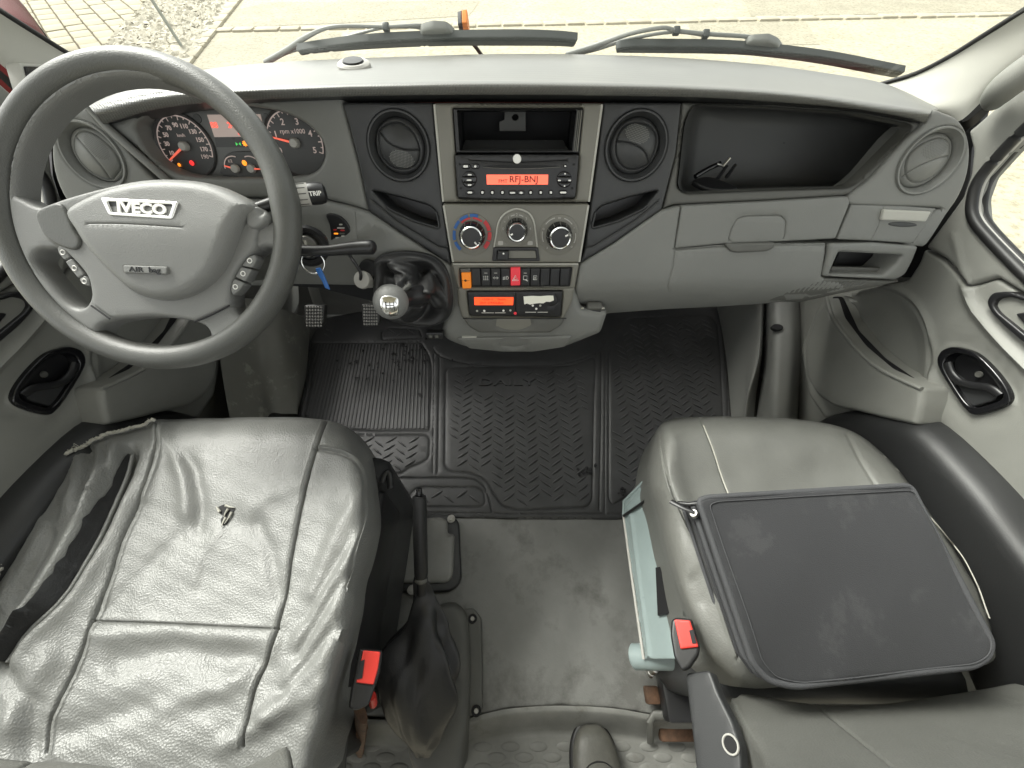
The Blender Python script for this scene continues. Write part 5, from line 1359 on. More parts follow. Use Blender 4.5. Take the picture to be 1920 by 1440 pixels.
def dh(P):
    x, y = P[:, 0], P[:, 1]
    h = -.012 * np.exp(-(((x - 380) / 170) ** 2 + ((y - 1080) / 190) ** 2))
    # bolsters
    h += .020 * np.exp(-((x - (690 - (y - 850) * .12)) / 55) ** 2) * np.clip((y - 820) / 120, 0, 1)
    h += .016 * np.exp(-((x - (190 - (y - 850) * .33)) / 60) ** 2) * np.clip((y - 800) / 120, 0, 1)
    for L, w, a in (([(690, 930), (640, 990), (585, 1110)], 15, .007), ([(700, 1010), (640, 1080), (560, 1200)], 16, .009), ([(688, 1090), (630, 1150), (545, 1270)], 18, .009), ([(672, 1180), (600, 1250), (500, 1340)], 20, .010), ([(640, 1270), (560, 1320), (420, 1400)], 18, .008),
                    ([(695, 960), (650, 1040), (575, 1160)], 9, -.005), ([(690, 1050), (635, 1110), (560, 1230)], 9, -.006), ([(680, 1130), (620, 1195), (530, 1300)], 10, -.006),
                    ([(300, 800), (330, 850), (345, 905), (345, 960)], 15, .009), ([(322, 830), (362, 880), (372, 940), (362, 990)], 12, -.006), ([(300, 800), (292, 850), (270, 930)], 12, .006),
                    ([(330, 1000), (250, 1085), (190, 1150)], 14, -.004), ([(480, 980), (505, 1040), (520, 1120)], 14, -.005), ([(330, 980), (410, 960), (470, 985)], 24, -.004), ([(400, 1000), (370, 1040), (355, 1090)], 10, .003), ([(460, 960), (500, 930), (560, 910)], 14, .003),
                    ([(180, 1190), (320, 1185), (500, 1200)], 18, .006), ([(220, 1240), (330, 1220), (480, 1240)], 28, -.008), ([(300, 1330), (420, 1290), (500, 1220)], 20, .005), ([(120, 1380), (250, 1330), (380, 1320)], 24, -.005), ([(30, 1260), (70, 1320), (60, 1400)], 20, -.008), ([(100, 1240), (60, 1300), (40, 1360)], 18, .006),
                    # loose torn flap at the left
                    (FOLD + [-16, -4], 16, .018), (FOLD + [6, 4], 12, -.026), (FOLD + [30, 6], 14, .007), ([(172, 850), (178, 900), (160, 960)], 9, -.013), ([(192, 846), (196, 900), (176, 975)], 9, .009), ([(150, 860), (150, 920), (110, 990)], 10, .008), ([(205, 850), (214, 890), (200, 930)], 7, -.008),
                    ([(120, 960), (90, 1040), (40, 1120)], 12, -.009), ([(90, 980), (60, 1050), (10, 1130)], 10, .010), ([(60, 1120), (10, 1190), (-30, 1230)], 10, -.014), ([(70, 1150), (30, 1200), (0, 1220)], 7, .010)):
        h += a * ridge(P, L, w)
    h *= .8
    h += .0008 * np.sin(x / 19 + y / 31) * np.sin(y / 23 - x / 47) + .0005 * np.sin(x / 9 - y / 14 + 2) * np.sin(y / 11 + x / 33)
    return h
def cushion_surf(outline, r, drop):
    b = dens(outline, 8)
    def f(p):
        p = np.asarray(p, float)
        d = np.where(inside(p, b), pdist(p, b, True), 0)
        q = np.clip(d / r, 0, 1)
        z = SZ - drop(p) * (1 - np.sqrt(np.maximum(1 - (1 - q) ** 2, 0)))
        dr_ = ray(p)
        return C0 + dr_ * ((z - CAMZ) / dr_[:, 2])[:, None]
    f.up = (0, 0, 1)
    return f
DSF = cushion_surf(DO, 46, lambda p: .05 + .11 * np.clip((p[:, 0] - 590) / 90, 0, 1) - .045 * np.clip((330 - p[:, 0]) / 120, 0, 1))
X, F = panel_vf(DO, DSF, r=46, rh=0, depth=.10, step=6.5, seg=8, hf=dh, feats=[(S1, 2.6, .006), (S1 + [10, 0], 2.2, -.0012), (S2, 2.4, .007), (S2 + [-9, 0], 2.2, -.0012), (S3, 2.2, .004), (S4, 3., -.005), (S4 + [-8, 3], 3., .004)])
mk('cushion', X, F, M['leather'], dsx, angle=80)
def onseat(P, off=.001):
    P = np.asarray(P, float)
    return DSF(P) + np.outer(dh(P) + off, [0, 0, 1])
edge = dens(sm([(302, 796), (240, 810), (182, 832), (132, 866), (98, 910), (54, 985), (20, 1050), (-15, 1130)], 6, False), 5, False)
tube('torn_zip_edge', onseat(edge, .009) + np.array([rng.normal(0, .0010, 3) for _ in edge]), .0032, M['thread'], dsx, seg=8)
VF = []
for i in range(0, len(edge), 2):
    p = onseat(edge[i:i + 1], .011)[0]; VF.append(tube_vf([p + np.array([-.004, .002, 0]), p + np.array([.004, -.002, .001])], .0006, seg=5))
for _ in range(14):
    p = onseat(edge[rng.integers(len(edge) // 3, len(edge), 1)], .011)[0]
    VF.append(tube_vf([p, p + np.array([-.008, .004, .004]) * rng.uniform(.5, 1.6), p + np.array([-.014, .002 * rng.normal(), -.002]) * rng.uniform(.6, 1.5)], .0005, seg=5))
V, F = join(*VF); o = mk('zip_teeth', V, F, M['thread'], dsx); o['kind'] = 'stuff'
TE = sm([(406, 948), (418, 944), (424, 951), (436, 950), (430, 960), (424, 966), (420, 978), (412, 982), (408, 972), (412, 964), (404, 958)], 3)
sf = lambda p: onseat(p, .0012)
t_ = panel('tear', TE, sf, M['void'], dsx, r=0, depth=.0005, step=3)
VF = [tube_vf(onseat(np.array(p, float), .003), [.0022, .0014, .0006], seg=5) for p in ([(420, 946), (428, 949), (437, 950)], [(424, 952), (418, 960), (415, 967)], [(430, 958), (424, 968), (416, 980)], [(408, 958), (405, 952), (402, 948)], [(418, 968), (414, 976), (411, 986)])]
V, F = join(*VF); mk('tear_flap', V, F, M['thread'], t_)
# strip along the bolster's deep fold: its shade painted as dark leather
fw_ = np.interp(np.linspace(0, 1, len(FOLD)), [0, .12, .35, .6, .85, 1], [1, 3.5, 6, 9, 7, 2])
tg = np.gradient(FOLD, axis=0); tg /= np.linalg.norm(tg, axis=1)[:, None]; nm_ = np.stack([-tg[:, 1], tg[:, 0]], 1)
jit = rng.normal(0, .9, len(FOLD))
FOLD_SHADE = np.vstack([FOLD + nm_ * (fw_ + jit)[:, None], (FOLD - nm_ * (fw_ * .8)[:, None])[::-1]])
panel('fold_shade', FOLD_SHADE, lambda p: onseat(p, .0045), M['bleather'], dsx, r=0, depth=.001, step=5)
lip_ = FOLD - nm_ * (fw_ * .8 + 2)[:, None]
tube('fold_lip', onseat(lip_, .006), .0035, M['leather'], dsx, seg=8)
box('seat_base', (-.465, .14, .16), (.42, .44, .30), M['dark'], dsx, .03)
box('side_cover', (-.262, .08, .24), (.022, .40, .14), M['black'], dsx, .01)
tube('recline_lever', [Q(716, 905, Z=.32), Q(722, 890, Z=.325), Q(730, 888, Z=.325), Q(732, 915, Z=.31)], .007, M['black'], dsx, seg=10, smooth=3)
def BR(off=0): return plane((0, -.055, .43), (0, .955, .30))
panel('backrest', sm([(-300, 1395), (-60, 1402), (60, 1410), (160, 1414), (270, 1428), (400, 1432), (470, 1416), (520, 1388), (545, 1384), (556, 1410), (560, 1480), (540, 1800), (-600, 1800)], 4), BR(), M['leather2'], dsx, r=22, rh=.022, depth=.10, step=18, feats=[(np.array([(90, 1406), (70, 1420), (20, 1450)]), 3, .003)])
panel('hinge_cover', rr([(548, 1372), (568, 1372), (606, 1335), (640, 1285), (662, 1322), (655, 1400), (640, 1560), (560, 1560)], 6), plane((-.26, 0, .3), (.85, -.1, .5)), M['dark'], dsx, r=5, depth=.02)
# ------------------------------------------------------------------ passenger seat
psx = thing('passenger_seat', 'passenger seat with dusty matt grey cover on a blue-grey steel frame', 'seat', (.46, .2, 0))
PO = sm([(1214, 872), (1222, 828), (1236, 800), (1264, 786), (1312, 781), (1400, 781), (1480, 785), (1552, 794), (1604, 810), (1650, 842), (1690, 884), (1722, 930), (1760, 985), (1800, 1050), (1838, 1120), (1862, 1200), (1850, 1246), (1700, 1262), (1500, 1284), (1402, 1290), (1356, 1262), (1310, 1210), (1272, 1130), (1246, 1050), (1228, 970), (1214, 915)], 5)
T1 = sm([(1312, 782), (1334, 830), (1354, 880), (1373, 930)], 5, False)
T2 = sm([(1228, 812), (1236, 870), (1256, 935), (1290, 1010), (1322, 1080), (1346, 1150), (1372, 1230)], 5, False)
T3 = sm([(1590, 812), (1620, 860), (1650, 910), (1700, 1000)], 5, False)
BAGQ = np.array([(1330, 960), (1700, 935), (1845, 1200), (1480, 1270)], float)
def ph2(P):
    x, y = P[:, 0], P[:, 1]
    h = .012 * ridge(P, T2 + [14, 0], 26) - .010 * ridge(P, [(1600, 900), (1480, 930), (1330, 900)], 70)
    h -= .075 * np.clip(np.where(inside(P, BAGQ), pdist(P, BAGQ, True), 0) / 40, 0, 1)
    for L, w, a in (([(1235, 930), (1262, 1000), (1300, 1060)], 12, .004), ([(1262, 1010), (1290, 1060), (1312, 1130)], 10, -.004), ([(1300, 1090), (1330, 1160), (1355, 1240)], 12, -.006), ([(1420, 830), (1500, 850)], 30, .002)):
        h += a * ridge(P, L, w)
    return h + .0006 * np.sin(x / 17 + y / 29) * np.sin(y / 21 - x / 41)
PSF = cushion_surf(PO, 42, lambda p: .06 + .09 * np.clip((1340 - p[:, 0]) / 90, 0, 1))
X, F = panel_vf(PO, PSF, r=42, rh=0, depth=.10, step=8, seg=8, hf=ph2, feats=[(T1, 2., .0022), (T2, 2.2, -.0035), (T2 + [7, 0], 2.2, .004), (T3, 4, .003)])
mk('cushion', X, F, M['leather2'], psx, angle=80)
def onseat2(P, off=.001):
    P = np.asarray(P, float)
    return PSF(P) + np.outer(ph2(P) + off, [0, 0, 1])
tube('seam_thread', onseat2(dens(T1[2:], 6, False), .0004), .0011, M['thread'], psx, seg=6)
tube('seam_thread', onseat2(dens(sm([(1730, 960), (1790, 1030), (1822, 1085), (1850, 1160)], 5, False), 6, False), .004), .0009, M['thread'], psx, seg=6)
box('seat_base', (.50, .16, .17), (.40, .42, .30), M['dark'], psx, .03)
SPN = (-.93, 0, .34)
SPL = plane((.272, 0, .2), SPN)
fp = panel('frame_plate', rr([(1169, 968), (1170, 938), (1216, 893), (1240, 960), (1258, 1060), (1270, 1200), (1268, 1236), (1208, 1236), (1196, 1160), (1183, 1070)], 4), SPL, M['steel'], psx, r=2, depth=.02, feats=[(np.array([(1182, 955), (1196, 1070), (1218, 1230)]), 4, -.004), (np.array([(1176, 950), (1214, 905)]), 3, -.003)])
tube('frame_flange', SPL(np.array([(1169, 968), (1170, 940), (1214, 896)], float)) , .0035, M['steel'], psx, seg=8)
tube('frame_edge', SPL(np.array([(1169, 966), (1183, 1070), (1196, 1160), (1207, 1236)], float)), .0030, M['print'], psx, seg=8)
tube('strap', SPL(np.array([(1172, 968), (1230, 928)], float)) + np.array([-.004, 0, .004]), .0032, M['black'], psx, seg=8)
panel('grille', rr([(1229, 1064), (1256, 1060), (1262, 1148), (1233, 1155)], 1.5), plane((.266, 0, .2), SPN), M['void'], psx, r=0, depth=.003)
c0_, c1_ = Q(1186, 1231, Z=.10), Q(1272, 1231, Z=.16)
ax_ = (c1_ - c0_) / np.linalg.norm(c1_ - c0_)
lathe('cross_tube', [(0, 0), (.018, 0), (.0225, .004), (.0225, np.linalg.norm(c1_ - c0_)), (.018, np.linalg.norm(c1_ - c0_) + .001), (.0175, .06)], c0_, ax_, M['steel'], psx, seg=36)
b0_ = Q(1229, 1252, Z=.09)
lathe('adjuster_bolt', [(.0055, .02), (.0055, 0), (.0085, -.002), (.0085, -.012), (.006, -.014), (.006, -.03), (.0075, -.031), (.0075, -.045), (0, -.046)], b0_, (0, .25, 1), M['metal'], psx, seg=12)
V, F = box_vf(Q(1222, 1303, Z=.03), (.028, .03, .02), .004); mk('rust_bracket', V, F, M['rust'], psx)
tube('floor_bracket', [Q(1220, 1391, Z=-.04), Q(1219, 1352, Z=.012), Q(1226, 1341, Z=.018), Q(1300, 1340, Z=.02), Q(1340, 1342, Z=.02)], .008, M['greyd'], psx, seg=10, flat=.6)
V, F = box_vf(Q(1272, 1366, Z=-.03), (.085, .04, .02), .003); mk('rail_end', V, F, M['rust'], psx)
tube('rail_spring', [Q(1246, 1300, Z=.04), Q(1262, 1290, Z=.05), Q(1268, 1320, Z=.03), Q(1256, 1345, Z=.01)], .006, M['dark'], psx, seg=8, smooth=3)
V, F = box_vf(Q(1285, 1300, Z=.05), (.10, .09, .04), .008); mk('slide_rail', V, F, M['black'], psx)
panel('hinge_plate', rr([(1284, 1262), (1330, 1256), (1346, 1300), (1372, 1352), (1388, 1400), (1396, 1560), (1316, 1560), (1300, 1400)], 8), plane((.235, 0, .4), (-.75, .2, .62)), M['dark'], psx, r=5, depth=.012)
Lh = at(plane((.234, 0, .401), (-.75, .2, .62)), 1370, 1396)
lathe('hinge_hole', [(0, .0005), (.0075, .0005), (.0080, .0)], Lh.o, Lh.n, M['void'], psx, seg=24)
lathe('hinge_rim', [(.0075, .0), (.0080, .0015), (.0095, .0015), (.010, 0)], Lh.o, Lh.n, M['print'], psx, seg=24)
panel('backrest', sm([(1366, 1318), (1378, 1298), (1400, 1291), (1480, 1304), (1560, 1311), (1660, 1308), (1760, 1294), (1850, 1280), (1925, 1268), (2060, 1268), (2400, 1500), (2300, 1900), (1560, 1900), (1446, 1460)], 4), BR(), M['leather2'], psx, r=16, rh=.014, depth=.10, step=18, feats=[(np.array([(1512, 1308), (1590, 1370), (1690, 1450)]), 3, .0022), (np.array([(1372, 1312), (1412, 1380), (1450, 1450)]), 5, -.003)])
# ------------------------------------------------------------------ seat-belt buckles
def buckle(label, body, red, notch, z, n):
    c = np.mean(body, 0); P0 = Q(c[0], c[1], Z=z)
    o = thing('belt_buckle', label, 'belt buckle', P0, 'seat-belt buckles between the seats')
    S = plane(P0, n)
    panel('housing', rr(body, 6), S, M['black'], o, r=5, depth=.026, back=True)
    panel('release_button', rr(red, 3), plane(P0 + S.n * .0035, n), M['red'], o, r=2.5, depth=.006)
    panel('tongue_slot', rr(notch, 1.5), plane(P0 + S.n * .0045, n), M['void'], o, r=0, depth=.001)
    return o
buckle('belt buckle with red button beside the driver seat', [(674, 1215), (718, 1219), (713, 1262), (704, 1288), (692, 1322), (668, 1333), (655, 1328), (660, 1292), (668, 1250)], [(681, 1219), (714, 1222), (709, 1255), (701, 1284), (668, 1280), (675, 1250)], [(674, 1240), (684, 1236), (679, 1272), (669, 1274)], .40, (.35, .05, .93))
bk2 = buckle('belt buckle with red button leaning against the passenger seat', [(1259, 1162), (1268, 1157), (1298, 1160), (1313, 1212), (1310, 1228), (1292, 1254), (1278, 1258), (1264, 1232), (1257, 1190)], [(1264, 1161), (1294, 1163), (1310, 1213), (1276, 1217)], [(1292, 1182), (1300, 1180), (1306, 1206), (1298, 1207)], .42, (-.35, .05, .93))
bs = thing('buckle_stalk', 'dark rusty belt anchor below the driver buckle', 'belt anchor', Q(690, 1370, Z=0))
V, F = tube_vf([Q(676, 1335, Z=.36), Q(676, 1370, Z=.2), Q(672, 1395, Z=.05), Q(672, 1398, Z=-.05)], [.016, .016, .02, .022], seg=10, flat=.4); mk('strap', V, F, M['rust'], bs)
V, F = lathe_vf([(0, .006), (.009, .006), (.011, .002), (.014, 0)], Q(674, 1365, Z=.215), (0, -.3, 1), seg=12); mk('anchor_bolt', V, F, M['rust'], bs)
tube('tag', [Q(697, 1305, Z=.33), Q(700, 1320, Z=.30)], .006, M['red'], bs, seg=8)
# ------------------------------------------------------------------ laptop sleeve on the passenger seat
bgn = np.array([.02, -.24, 1.]); BP = plane((.4, .2, .515), bgn)
bg = thing('laptop_bag', 'dark grey zipped laptop sleeve lying on the passenger seat', 'laptop bag', BP(np.array([1580., 1090.])))
BO = rr([(1312, 938), (1330, 932), (1700, 910), (1712, 914), (1864, 1204), (1858, 1232), (1830, 1250), (1492, 1288), (1444, 1278), (1414, 1244)], 16, 7)
wv = lambda P: .004 * np.sin((P[:, 0] - 1300) / 150.) * np.sin((P[:, 1] - 900) / 120.) + .0012 * np.sin(P[:, 0] / 40 + P[:, 1] / 70)
panel('sleeve', BO, BP, M['bag'], bg, r=5, rh=.004, depth=.062, step=16, hf=wv, back=True)
inn = (BO - BO.mean(0)) * [.962, .955] + BO.mean(0) + [6, 0]
tube('binding', BP(np.vstack([BO, BO[:1]])) - BP.n * .003, .0042, M['bagtrim'], bg, seg=10)
tube('stitching', BP(dens(inn, 10)) + BP.n * .0012 + np.outer(wv(dens(inn, 10)), BP.n), .0007, M['bagtrim'], bg, seg=6, closed=True)
lf = dens(np.array([(1313, 946), (1345, 1040), (1380, 1140), (1412, 1232), (1440, 1270), (1490, 1284), (1600, 1273)], float), 8, False)
for k, (dz, m, r_) in enumerate(((-.018, 'bagtrim', .0040), (-.030, 'bag', .003), (-.050, 'bagtrim', .0028))):
    tube('zip_line', BP(lf) + BP.n * dz + np.array([-.0022, -.001, 0]), r_, M[m], bg, seg=8)
zp = Q(1301, 963, Z=.50)
lathe('zip_slider', [(0, .004), (.005, .003), (.006, -.003)], zp, (-.6, 0, .8), M['metal'], bg, seg=12)
tube('zip_pull', [zp + np.array([0, 0, .004]), Q(1280, 952, Z=.50), Q(1258, 940, Z=.49)], [.003, .0035, .0045], M['black'], bg, seg=8, flat=.5)
tube('handle_loop', [Q(1270, 944, Z=.485), Q(1292, 946, Z=.49), Q(1312, 944, Z=.50)], .004, M['black'], bg, seg=8)
# ------------------------------------------------------------------ doors
def door(s):
    D = (lambda p: np.asarray(p, float)) if s > 0 else (lambda p: np.asarray(p, float) * [-1, 1] + [1918, 0])
    X_ = lambda x: XP(s * x)
    dr = thing('passenger_door' if s > 0 else 'driver_door', ('grey passenger door lit from outside, with pocket and black handle recess' if s > 0 else 'shadowed grey driver door behind the steering wheel, with black handle recess'), 'door', (s * .82, .3, 0))
    m = M['door']
    REC = sm([(1592, 546), (1650, 542), (1705, 570), (1733, 622), (1737, 680), (1730, 728)], 5, False)
    HB = sm([(1757, 686), (1760, 662), (1776, 652), (1796, 652), (1828, 663), (1860, 692), (1886, 726), (1894, 750), (1878, 764), (1830, 778), (1809, 768), (1784, 734)], 5)
    AR = rr([(1848, 566), (1858, 549), (1890, 546), (1922, 557), (2000, 592), (2080, 660), (2080, 790), (1990, 710), (1920, 644), (1882, 612), (1856, 584)], 10)
    panel('door_panel', D(rr([(1586, 549), (1700, 526), (1722, 492), (1731, 466), (1770, 487), (1815, 539), (1869, 522), (1930, 560), (2060, 650), (2400, 900), (2400, 1500), (2100, 1250), (1905, 1004), (1830, 908), (1722, 800), (1600, 778), (1545, 784), (1514, 740), (1500, 655), (1524, 590), (1544, 553)], 8)), X_(.80), m, dr,
          holes=[D((HB - HB.mean(0)) * .96 + HB.mean(0))], r=9, depth=.04, step=18,
          feats=[(D(REC), 7, .006), (D(REC + [8, -6]), 8, -.004), (D(sm([(1732, 740), (1760, 790), (1800, 850)], 4, False)), 6, .002), (D(sm([(1814, 540), (1830, 580), (1880, 640), (1930, 690), (2000, 760)], 5, False)), 12, -.010)],
          hf=lambda P: .012 * np.exp(-(pdist(D(P), (HB - HB.mean(0)) * 1.18 + HB.mean(0), True) / 12) ** 2) * -.5 - .02 * np.where(inside(D(P), np.vstack([REC, [(1640, 700), (1570, 600)]])), 1, 0) * np.clip(pdist(D(P), REC) / 30, 0, 1))
    panel('front_trim', D(rr([(1733, 464), (1768, 417), (1802, 370), (1817, 328), (1822, 282), (1813, 246), (1826, 236), (1920, 152), (2040, 60), (2040, 130), (1925, 236), (1872, 288), (1832, 334), (1818, 374), (1821, 412), (1850, 450), (1925, 522), (2060, 646), (1930, 558), (1869, 520), (1815, 536), (1772, 485)], 6)), X_(.795), M['door'], dr, r=9, depth=.03, step=14, feats=[(D(np.array([(1788, 440), (1800, 490), (1816, 534)])), 9, -.0025)])
    for off, rr_, mm in ((.796, .008, 'seal'), (.808, .006, 'print'), (.822, .008, 'seal')):
        L = sm([(2040, 131), (1925, 238), (1874, 290), (1836, 336), (1823, 376), (1826, 410), (1855, 448), (1930, 524), (2060, 648)], 6, False) + [(off - .796) * 700, 0]
        tube('window_seal', X_(off)(D(L)), rr_, M[mm], dr, seg=10)
    gl_ = mk('window_pane', [(s * .835, .78, .62), (s * .835, -.25, .62), (s * .835, -.25, 1.38), (s * .835, .30, 1.38)], [[0, 1, 2, 3]], M['glass'], dr, smooth=False)
    panel('hinge_filler', D(rr([(1700, 180), (1800, 170), (1850, 190), (1822, 280), (1819, 330), (1806, 372), (1770, 425), (1750, 520), (1690, 520)], 4)), X_(.832), M['seal'], dr, r=0, depth=.01)
    # pocket
    PK = rr([(1550, 556), (1562, 596), (1600, 648), (1650, 692), (1728, 728), (1726, 760), (1716, 798), (1660, 786), (1606, 772), (1560, 762), (1528, 740), (1510, 708), (1505, 655), (1522, 600)], 8)
    panel('door_pocket', D(PK), X_(.755), m, dr, r=9, depth=.055, step=14)
    tube('pocket_rim', X_(.756)(D(dens(sm([(1550, 558), (1562, 596), (1600, 648), (1650, 692), (1728, 729)], 5, False), 8, False))), .004, m, dr, seg=10)
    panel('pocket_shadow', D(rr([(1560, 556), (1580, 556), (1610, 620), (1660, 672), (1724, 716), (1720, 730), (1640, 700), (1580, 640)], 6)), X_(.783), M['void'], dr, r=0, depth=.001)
    # handle in its black recess
    panel('handle_bezel', D(HB), X_(.797), M['gloss'], dr, holes=[D((HB - HB.mean(0)) * .80 + HB.mean(0))], r=4, depth=.03)
    panel('handle_recess', D((HB - HB.mean(0)) * .84 + HB.mean(0)), X_(.818), M['black'], dr, r=5, depth=.002)
    tube('inside_handle', X_(.80)(D(sm([(1777, 680), (1784, 700), (1800, 716), (1822, 723), (1856, 728), (1876, 742)], 5, False))) , [.0045] * 26, M['black'], dr, seg=12, flat=1.5)
    panel('handle_blade', D(rr([(1784, 700), (1802, 716), (1854, 726), (1872, 742), (1862, 752), (1818, 764), (1806, 756)], 6)), X_(.806), M['dark'], dr, r=4, depth=.01)
    Lh = at(X_(.814), *D([1836, 702])); lathe('screw', [(0, .002), (.005, .002), (.006, 0)], Lh.o, Lh.n, M['greyd'], dr, seg=14)
    # armrest switch panel
    ARI = rr([(1861, 571), (1870, 560), (1894, 556), (1925, 566), (2000, 600), (2080, 668), (2080, 772), (1992, 694), (1924, 630), (1890, 602), (1870, 586)], 8)
    panel('switch_rim', D(AR), X_(.788), M['black'], dr, holes=[D(ARI)], r=4, depth=.02)
    panel('switch_plate', D(ARI), X_(.795), M['door'], dr, r=0, depth=.002)
    panel('window_switch', D(rr([(1902, 588), (1935, 584), (1975, 612), (1990, 640), (1960, 640), (1925, 614)], 6)), X_(.791), M['black'], dr, r=4, depth=.008)
    # black lower bin between door and seat
    panel('lower_bin', D(sm([(1542, 774), (1600, 770), (1660, 780), (1722, 800), (1830, 908), (1905, 1004), (2000, 1130), (2100, 1300), (2000, 1500), (1850, 1380), (1780, 1240), (1690, 1060), (1590, 920), (1510, 860), (1490, 810)], 4)), X_(.745), M['binp'], dr, r=34, rh=.05, depth=.06, step=16)
    if s < 0:
        cp = rr([(36, 118), (140, 121), (118, 138), (84, 160), (56, 186)], 4)
        panel('mirror_corner', cp, X_(.775), M['lite'], dr, r=3, depth=.02)
        panel('corner_pane', rr([(48, 124), (118, 127), (84, 152), (60, 172)], 3), X_(.771), M['gloss'], dr, r=1, depth=.004)
    return dr
door(1); door(-1)
# ------------------------------------------------------------------ windscreen pillars, grab handle, glass
for s in (1, -1):
    def PX(*p): return [(lambda q: q)(Q(x if s > 0 else 1918 - x, y, X=s * xx)) for x, y, xx in p]
    pl = thing('windscreen_pillar', 'pale plastic trim of the windscreen pillar on the %s side' % ('passenger' if s > 0 else "driver's"), 'pillar trim', (s * .78, .8, .85))
    e1 = PX((1640, 163, .735), (1665, 156, .742), (1720, 139, .752), (1782, 108, .760), (1850, 66, .765), (1920, 22, .768), (2060, -70, .77), (2250, -220, .77))
    e2 = PX((1690, 178, .745), (1720, 175, .752), (1765, 158, .762), (1820, 125, .772), (1880, 80, .778), (1950, 32, .78), (2090, -60, .78), (2280, -200, .78))
    e3 = PX((1730, 205, .755), (1760, 202, .765), (1792, 195, .775), (1840, 160, .785), (1900, 110, .79), (1980, 50, .79), (2110, -40, .79), (2300, -180, .79))
    e4 = PX((1735, 230, .775), (1775, 232, .785), (1806, 223, .79), (1856, 175, .80), (1915, 122, .80), (1995, 62, .80), (2125, -25, .80), (2320, -165, .80))
    loft('trim', [e1, e2, e3, e4], M['lite'], pl, nu=40, nv=6)
    loft('inner_slit', [[p + np.array([s * .012, .0, -.0]) for p in e4], PX((1745, 250, .81), (1790, 250, .815), (1820, 240, .82), (1872, 192, .82), (1930, 136, .82), (2010, 76, .82), (2140, -10, .82), (2330, -150, .82))], M['seal'], pl, nu=30, nv=2, smooth_v=False)
    tube('glass_seal', [p + np.array([0, .004, 0]) for p in e1], .0042, M['seal'], pl, seg=8, smooth=4)
gh = thing('grab_handle', 'grey rounded grab handle on the passenger pillar at the right edge', 'grab handle', Q(1900, 160, X=.76))
tube('bar', [Q(1864, 194, X=.775), Q(1868, 182, X=.765), Q(1882, 166, X=.752), Q(1905, 147, X=.745), Q(1950, 115, X=.745), Q(2040, 50, X=.745), Q(2080, 20, X=.775)], [.012, .017, .020, .021, .021, .021, .016], M['door'], gh, seg=20, smooth=5)
WSN = np.array([0, -math.sin(R(42)), -math.cos(R(42))])
WS = plane((0, 1.03, .795), WSN)
wdir = np.array([0, -math.cos(R(42)), math.sin(R(42))])
w0 = np.array([0, 1.03, .795])
ws = thing('windscreen', 'clear windscreen glass above the dashboard', 'windscreen', w0)
gv = [w0 + np.array([x, 0, 0]) + wdir * t_ + np.array([0, -.12 * (abs(x) / .8) ** 2.2 * (1), 0]) for t_ in (-.06, .25, .55, .88) for x in np.linspace(-.82, .82, 13)]
gf = [[i * 13 + j, i * 13 + j + 1, (i + 1) * 13 + j + 1, (i + 1) * 13 + j] for i in range(3) for j in range(12)]
go = mk('glass_pane', gv, gf, M['glass'], ws)
for o in bpy.data.objects:
    if o.name.startswith(('glass_pane', 'window_pane')):
        me = o.data
        c = np.array(me.polygons[len(me.polygons) // 2].center) + ORG[o.name]
        n = np.array(me.polygons[len(me.polygons) // 2].normal)
        if (C0 - c) @ n < 0: me.flip_normals()
# ------------------------------------------------------------------ wipers on the outside of the glass
WO = plane(w0 - WSN * .02, WSN)
WB = plane(w0 - WSN * .012, WSN)
WA_ = plane(w0 - WSN * .034, WSN)
def wiper(label, top, bot, rods, clips, conn):
    c = WB(np.mean(top, 0))
    o = thing('wiper', label, 'wiper', c, 'windscreen wipers')
    P = np.vstack([sm(top, 5, False), sm(bot, 5, False)[::-1]])
    panel('blade', P, WB, M['blade'], o, r=2.5, depth=.012, step=10, feats=[(sm(np.asarray(top, float) + [0, 4], 5, False), 1.2, .002)], back=True)
    for rd_ in rods:
        p = np.array([q[:2] for q in rd_], float)
        tube('arm', WA_(sm(p, 5, False)), np.interp(np.linspace(0, 1, len(sm(p, 5, False))), np.linspace(0, 1, len(rd_)), [q[2] * .72 for q in rd_]), M['arm'], o, seg=10)
    for x, y in clips:
        L = at(WA_, x, y); V, F = box_vf(L.o, (.014, .012, .014), .003, np.array([L.u, L.v, L.n])); mk('clip', V, F, M['blade'], o)
    panel('connector', rr(conn, 5), WO, M['arm'], o, r=4, depth=.008, back=True)
wiper('left wiper resting low across the windscreen behind the steering wheel', [(557, 97), (600, 90), (680, 80), (785, 74), (955, 71), (1040, 73), (1083, 77)], [(565, 106), (600, 101), (705, 93), (830, 88), (955, 87.5), (1040, 88), (1076, 90)],
      [[(498, 117, .008), (540, 93, .008), (575, 69, .006), (625, 50, .0045), (720, 50, .004), (790, 47.5, .004), (815, 60, .004)], [(508, 114, .006), (545, 96, .005), (640, 72, .0035), (720, 52, .0035), (780, 51, .004), (812, 62, .004)]], [(724, 51)], [(786, 76), (790, 58), (812, 52), (838, 54), (852, 66), (856, 76), (830, 81)])
wiper('right wiper with forked arm lying towards the passenger corner', [(1154, 94), (1168, 90), (1210, 88), (1356, 90), (1467, 99), (1560, 111), (1640, 126), (1696, 137)], [(1156, 101), (1182, 101), (1356, 103), (1450, 110), (1540, 122), (1620, 137), (1680, 148)],
      [[(1062, 103, .009), (1110, 88, .008), (1178, 64, .0055), (1241, 52, .005), (1269, 57.5, .005), (1324, 63.5, .005), (1407, 69.5, .005), (1432, 82, .005)], [(1080, 99, .008), (1120, 91, .006), (1182, 73, .0045), (1261, 60, .004), (1320, 66, .004)]], [(1268, 58), (1323, 64)], [(1392, 100), (1396, 84), (1410, 78), (1440, 76), (1458, 84), (1467, 98), (1460, 106), (1420, 104)])
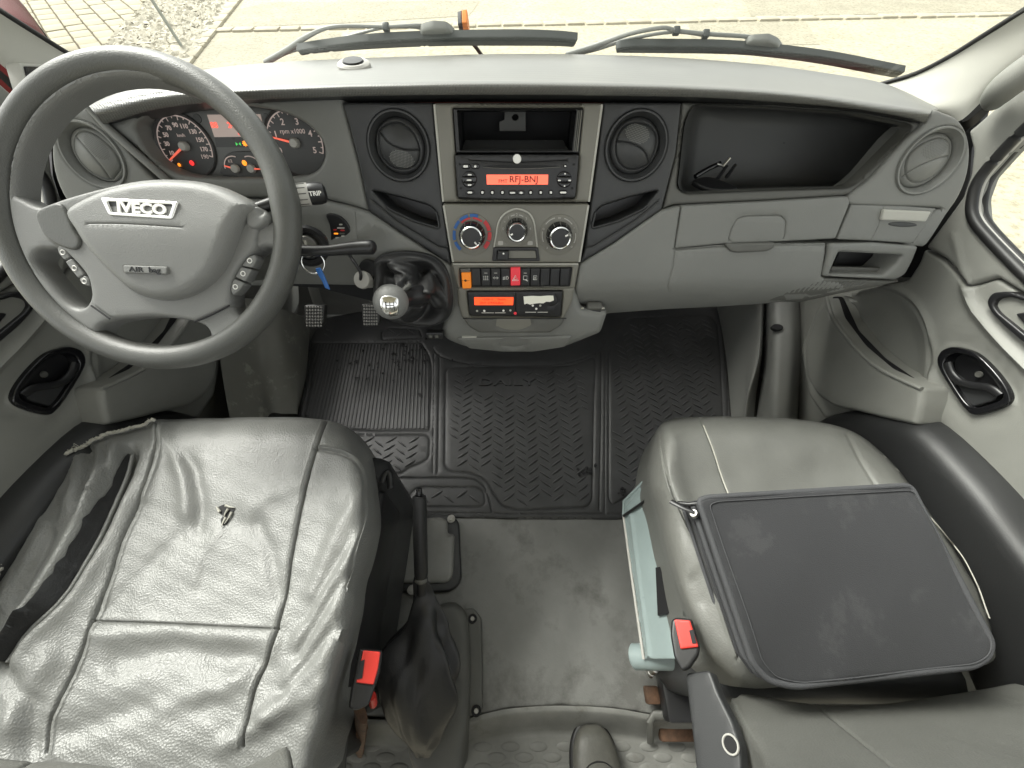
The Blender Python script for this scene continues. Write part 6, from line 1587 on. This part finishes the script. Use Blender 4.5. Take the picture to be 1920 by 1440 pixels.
sb = thing('ice_scraper', 'orange-bristled hand brush standing behind the windscreen glass above the left wiper', 'brush', WA_(np.array([890., 85.])))
WC_ = plane(w0 - WSN * .06, WSN)
tube('stick', WC_(np.array([(880, 74), (892, 88), (905, 106)], float)), .0042, M['blade'], sb, seg=10)
panel('bristles', rr([(866, 43), (876, 42), (881, 71), (871, 74)], 2), WC_, M['orangeb'], sb, r=2, depth=.02, feats=[(np.array([(866, y), (881, y - 1)]), .8, .003) for y in (48, 53, 58, 63, 68)])
panel('brush_back', rr([(858, 46), (866, 43), (872, 74), (866, 76)], 1.5), WC_, M['dark'], sb, r=1.5, depth=.02)
panel('ferrule', rr([(865, 73), (880, 70), (881, 77), (868, 79)], 1.5), WC_, M['black'], sb, r=1.5, depth=.018)
# scuttle outside, below the glass: dark red bodywork
bn = thing('bonnet', 'strip of dark red bodywork just outside the right corner of the windscreen', 'bonnet', (0, 1.2, .7))
rows = [[(x, y - .12 * (abs(x) / .8) ** 2.2, z) for x in np.linspace(-.86, .86, 13)] for y, z in ((1.10, .76), (1.16, .735), (1.30, .68), (1.42, .58), (1.47, .40))]
loft('sheet', rows, M['carred'], bn, nu=30, nv=4)
# roof lining, low back wall and rear pillars shade the cab
if ROOF:
    struct(panel('dash_seal', rr([(1776, 214), (1790, 212), (1806, 230), (1810, 250), (1790, 250)], 2), YP(.80), M['seal'], None, r=0, depth=.01))
    struct(panel('dash_seal', rr([(142, 214), (128, 212), (112, 230), (108, 250), (128, 250)], 2), YP(.80), M['seal'], None, r=0, depth=.01))
    r_ = struct(mk('ceiling', [(-.86, .42, 1.42), (.86, .42, 1.42), (.86, .25, 1.52), (-.86, .25, 1.52), (.86, -.85, 1.55), (-.86, -.85, 1.55)], [[0, 1, 2, 3], [3, 2, 4, 5]], M['lite'], None))
    struct(box('low_back_wall', (0, -.70, .36), (1.70, .03, .84), M['door'], None, .005))  # unseen; height cut so sky light fills the cab from behind
    for s in (-1, 1):
        struct(box('side_pillar', (s * .87, -.38, .8), (.05, .14, 1.5), M['door'], None, .02))
        struct(box('side_wall', (s * .875, .42, .26), (.03, 1.9, .66), M['door'], None, .005))
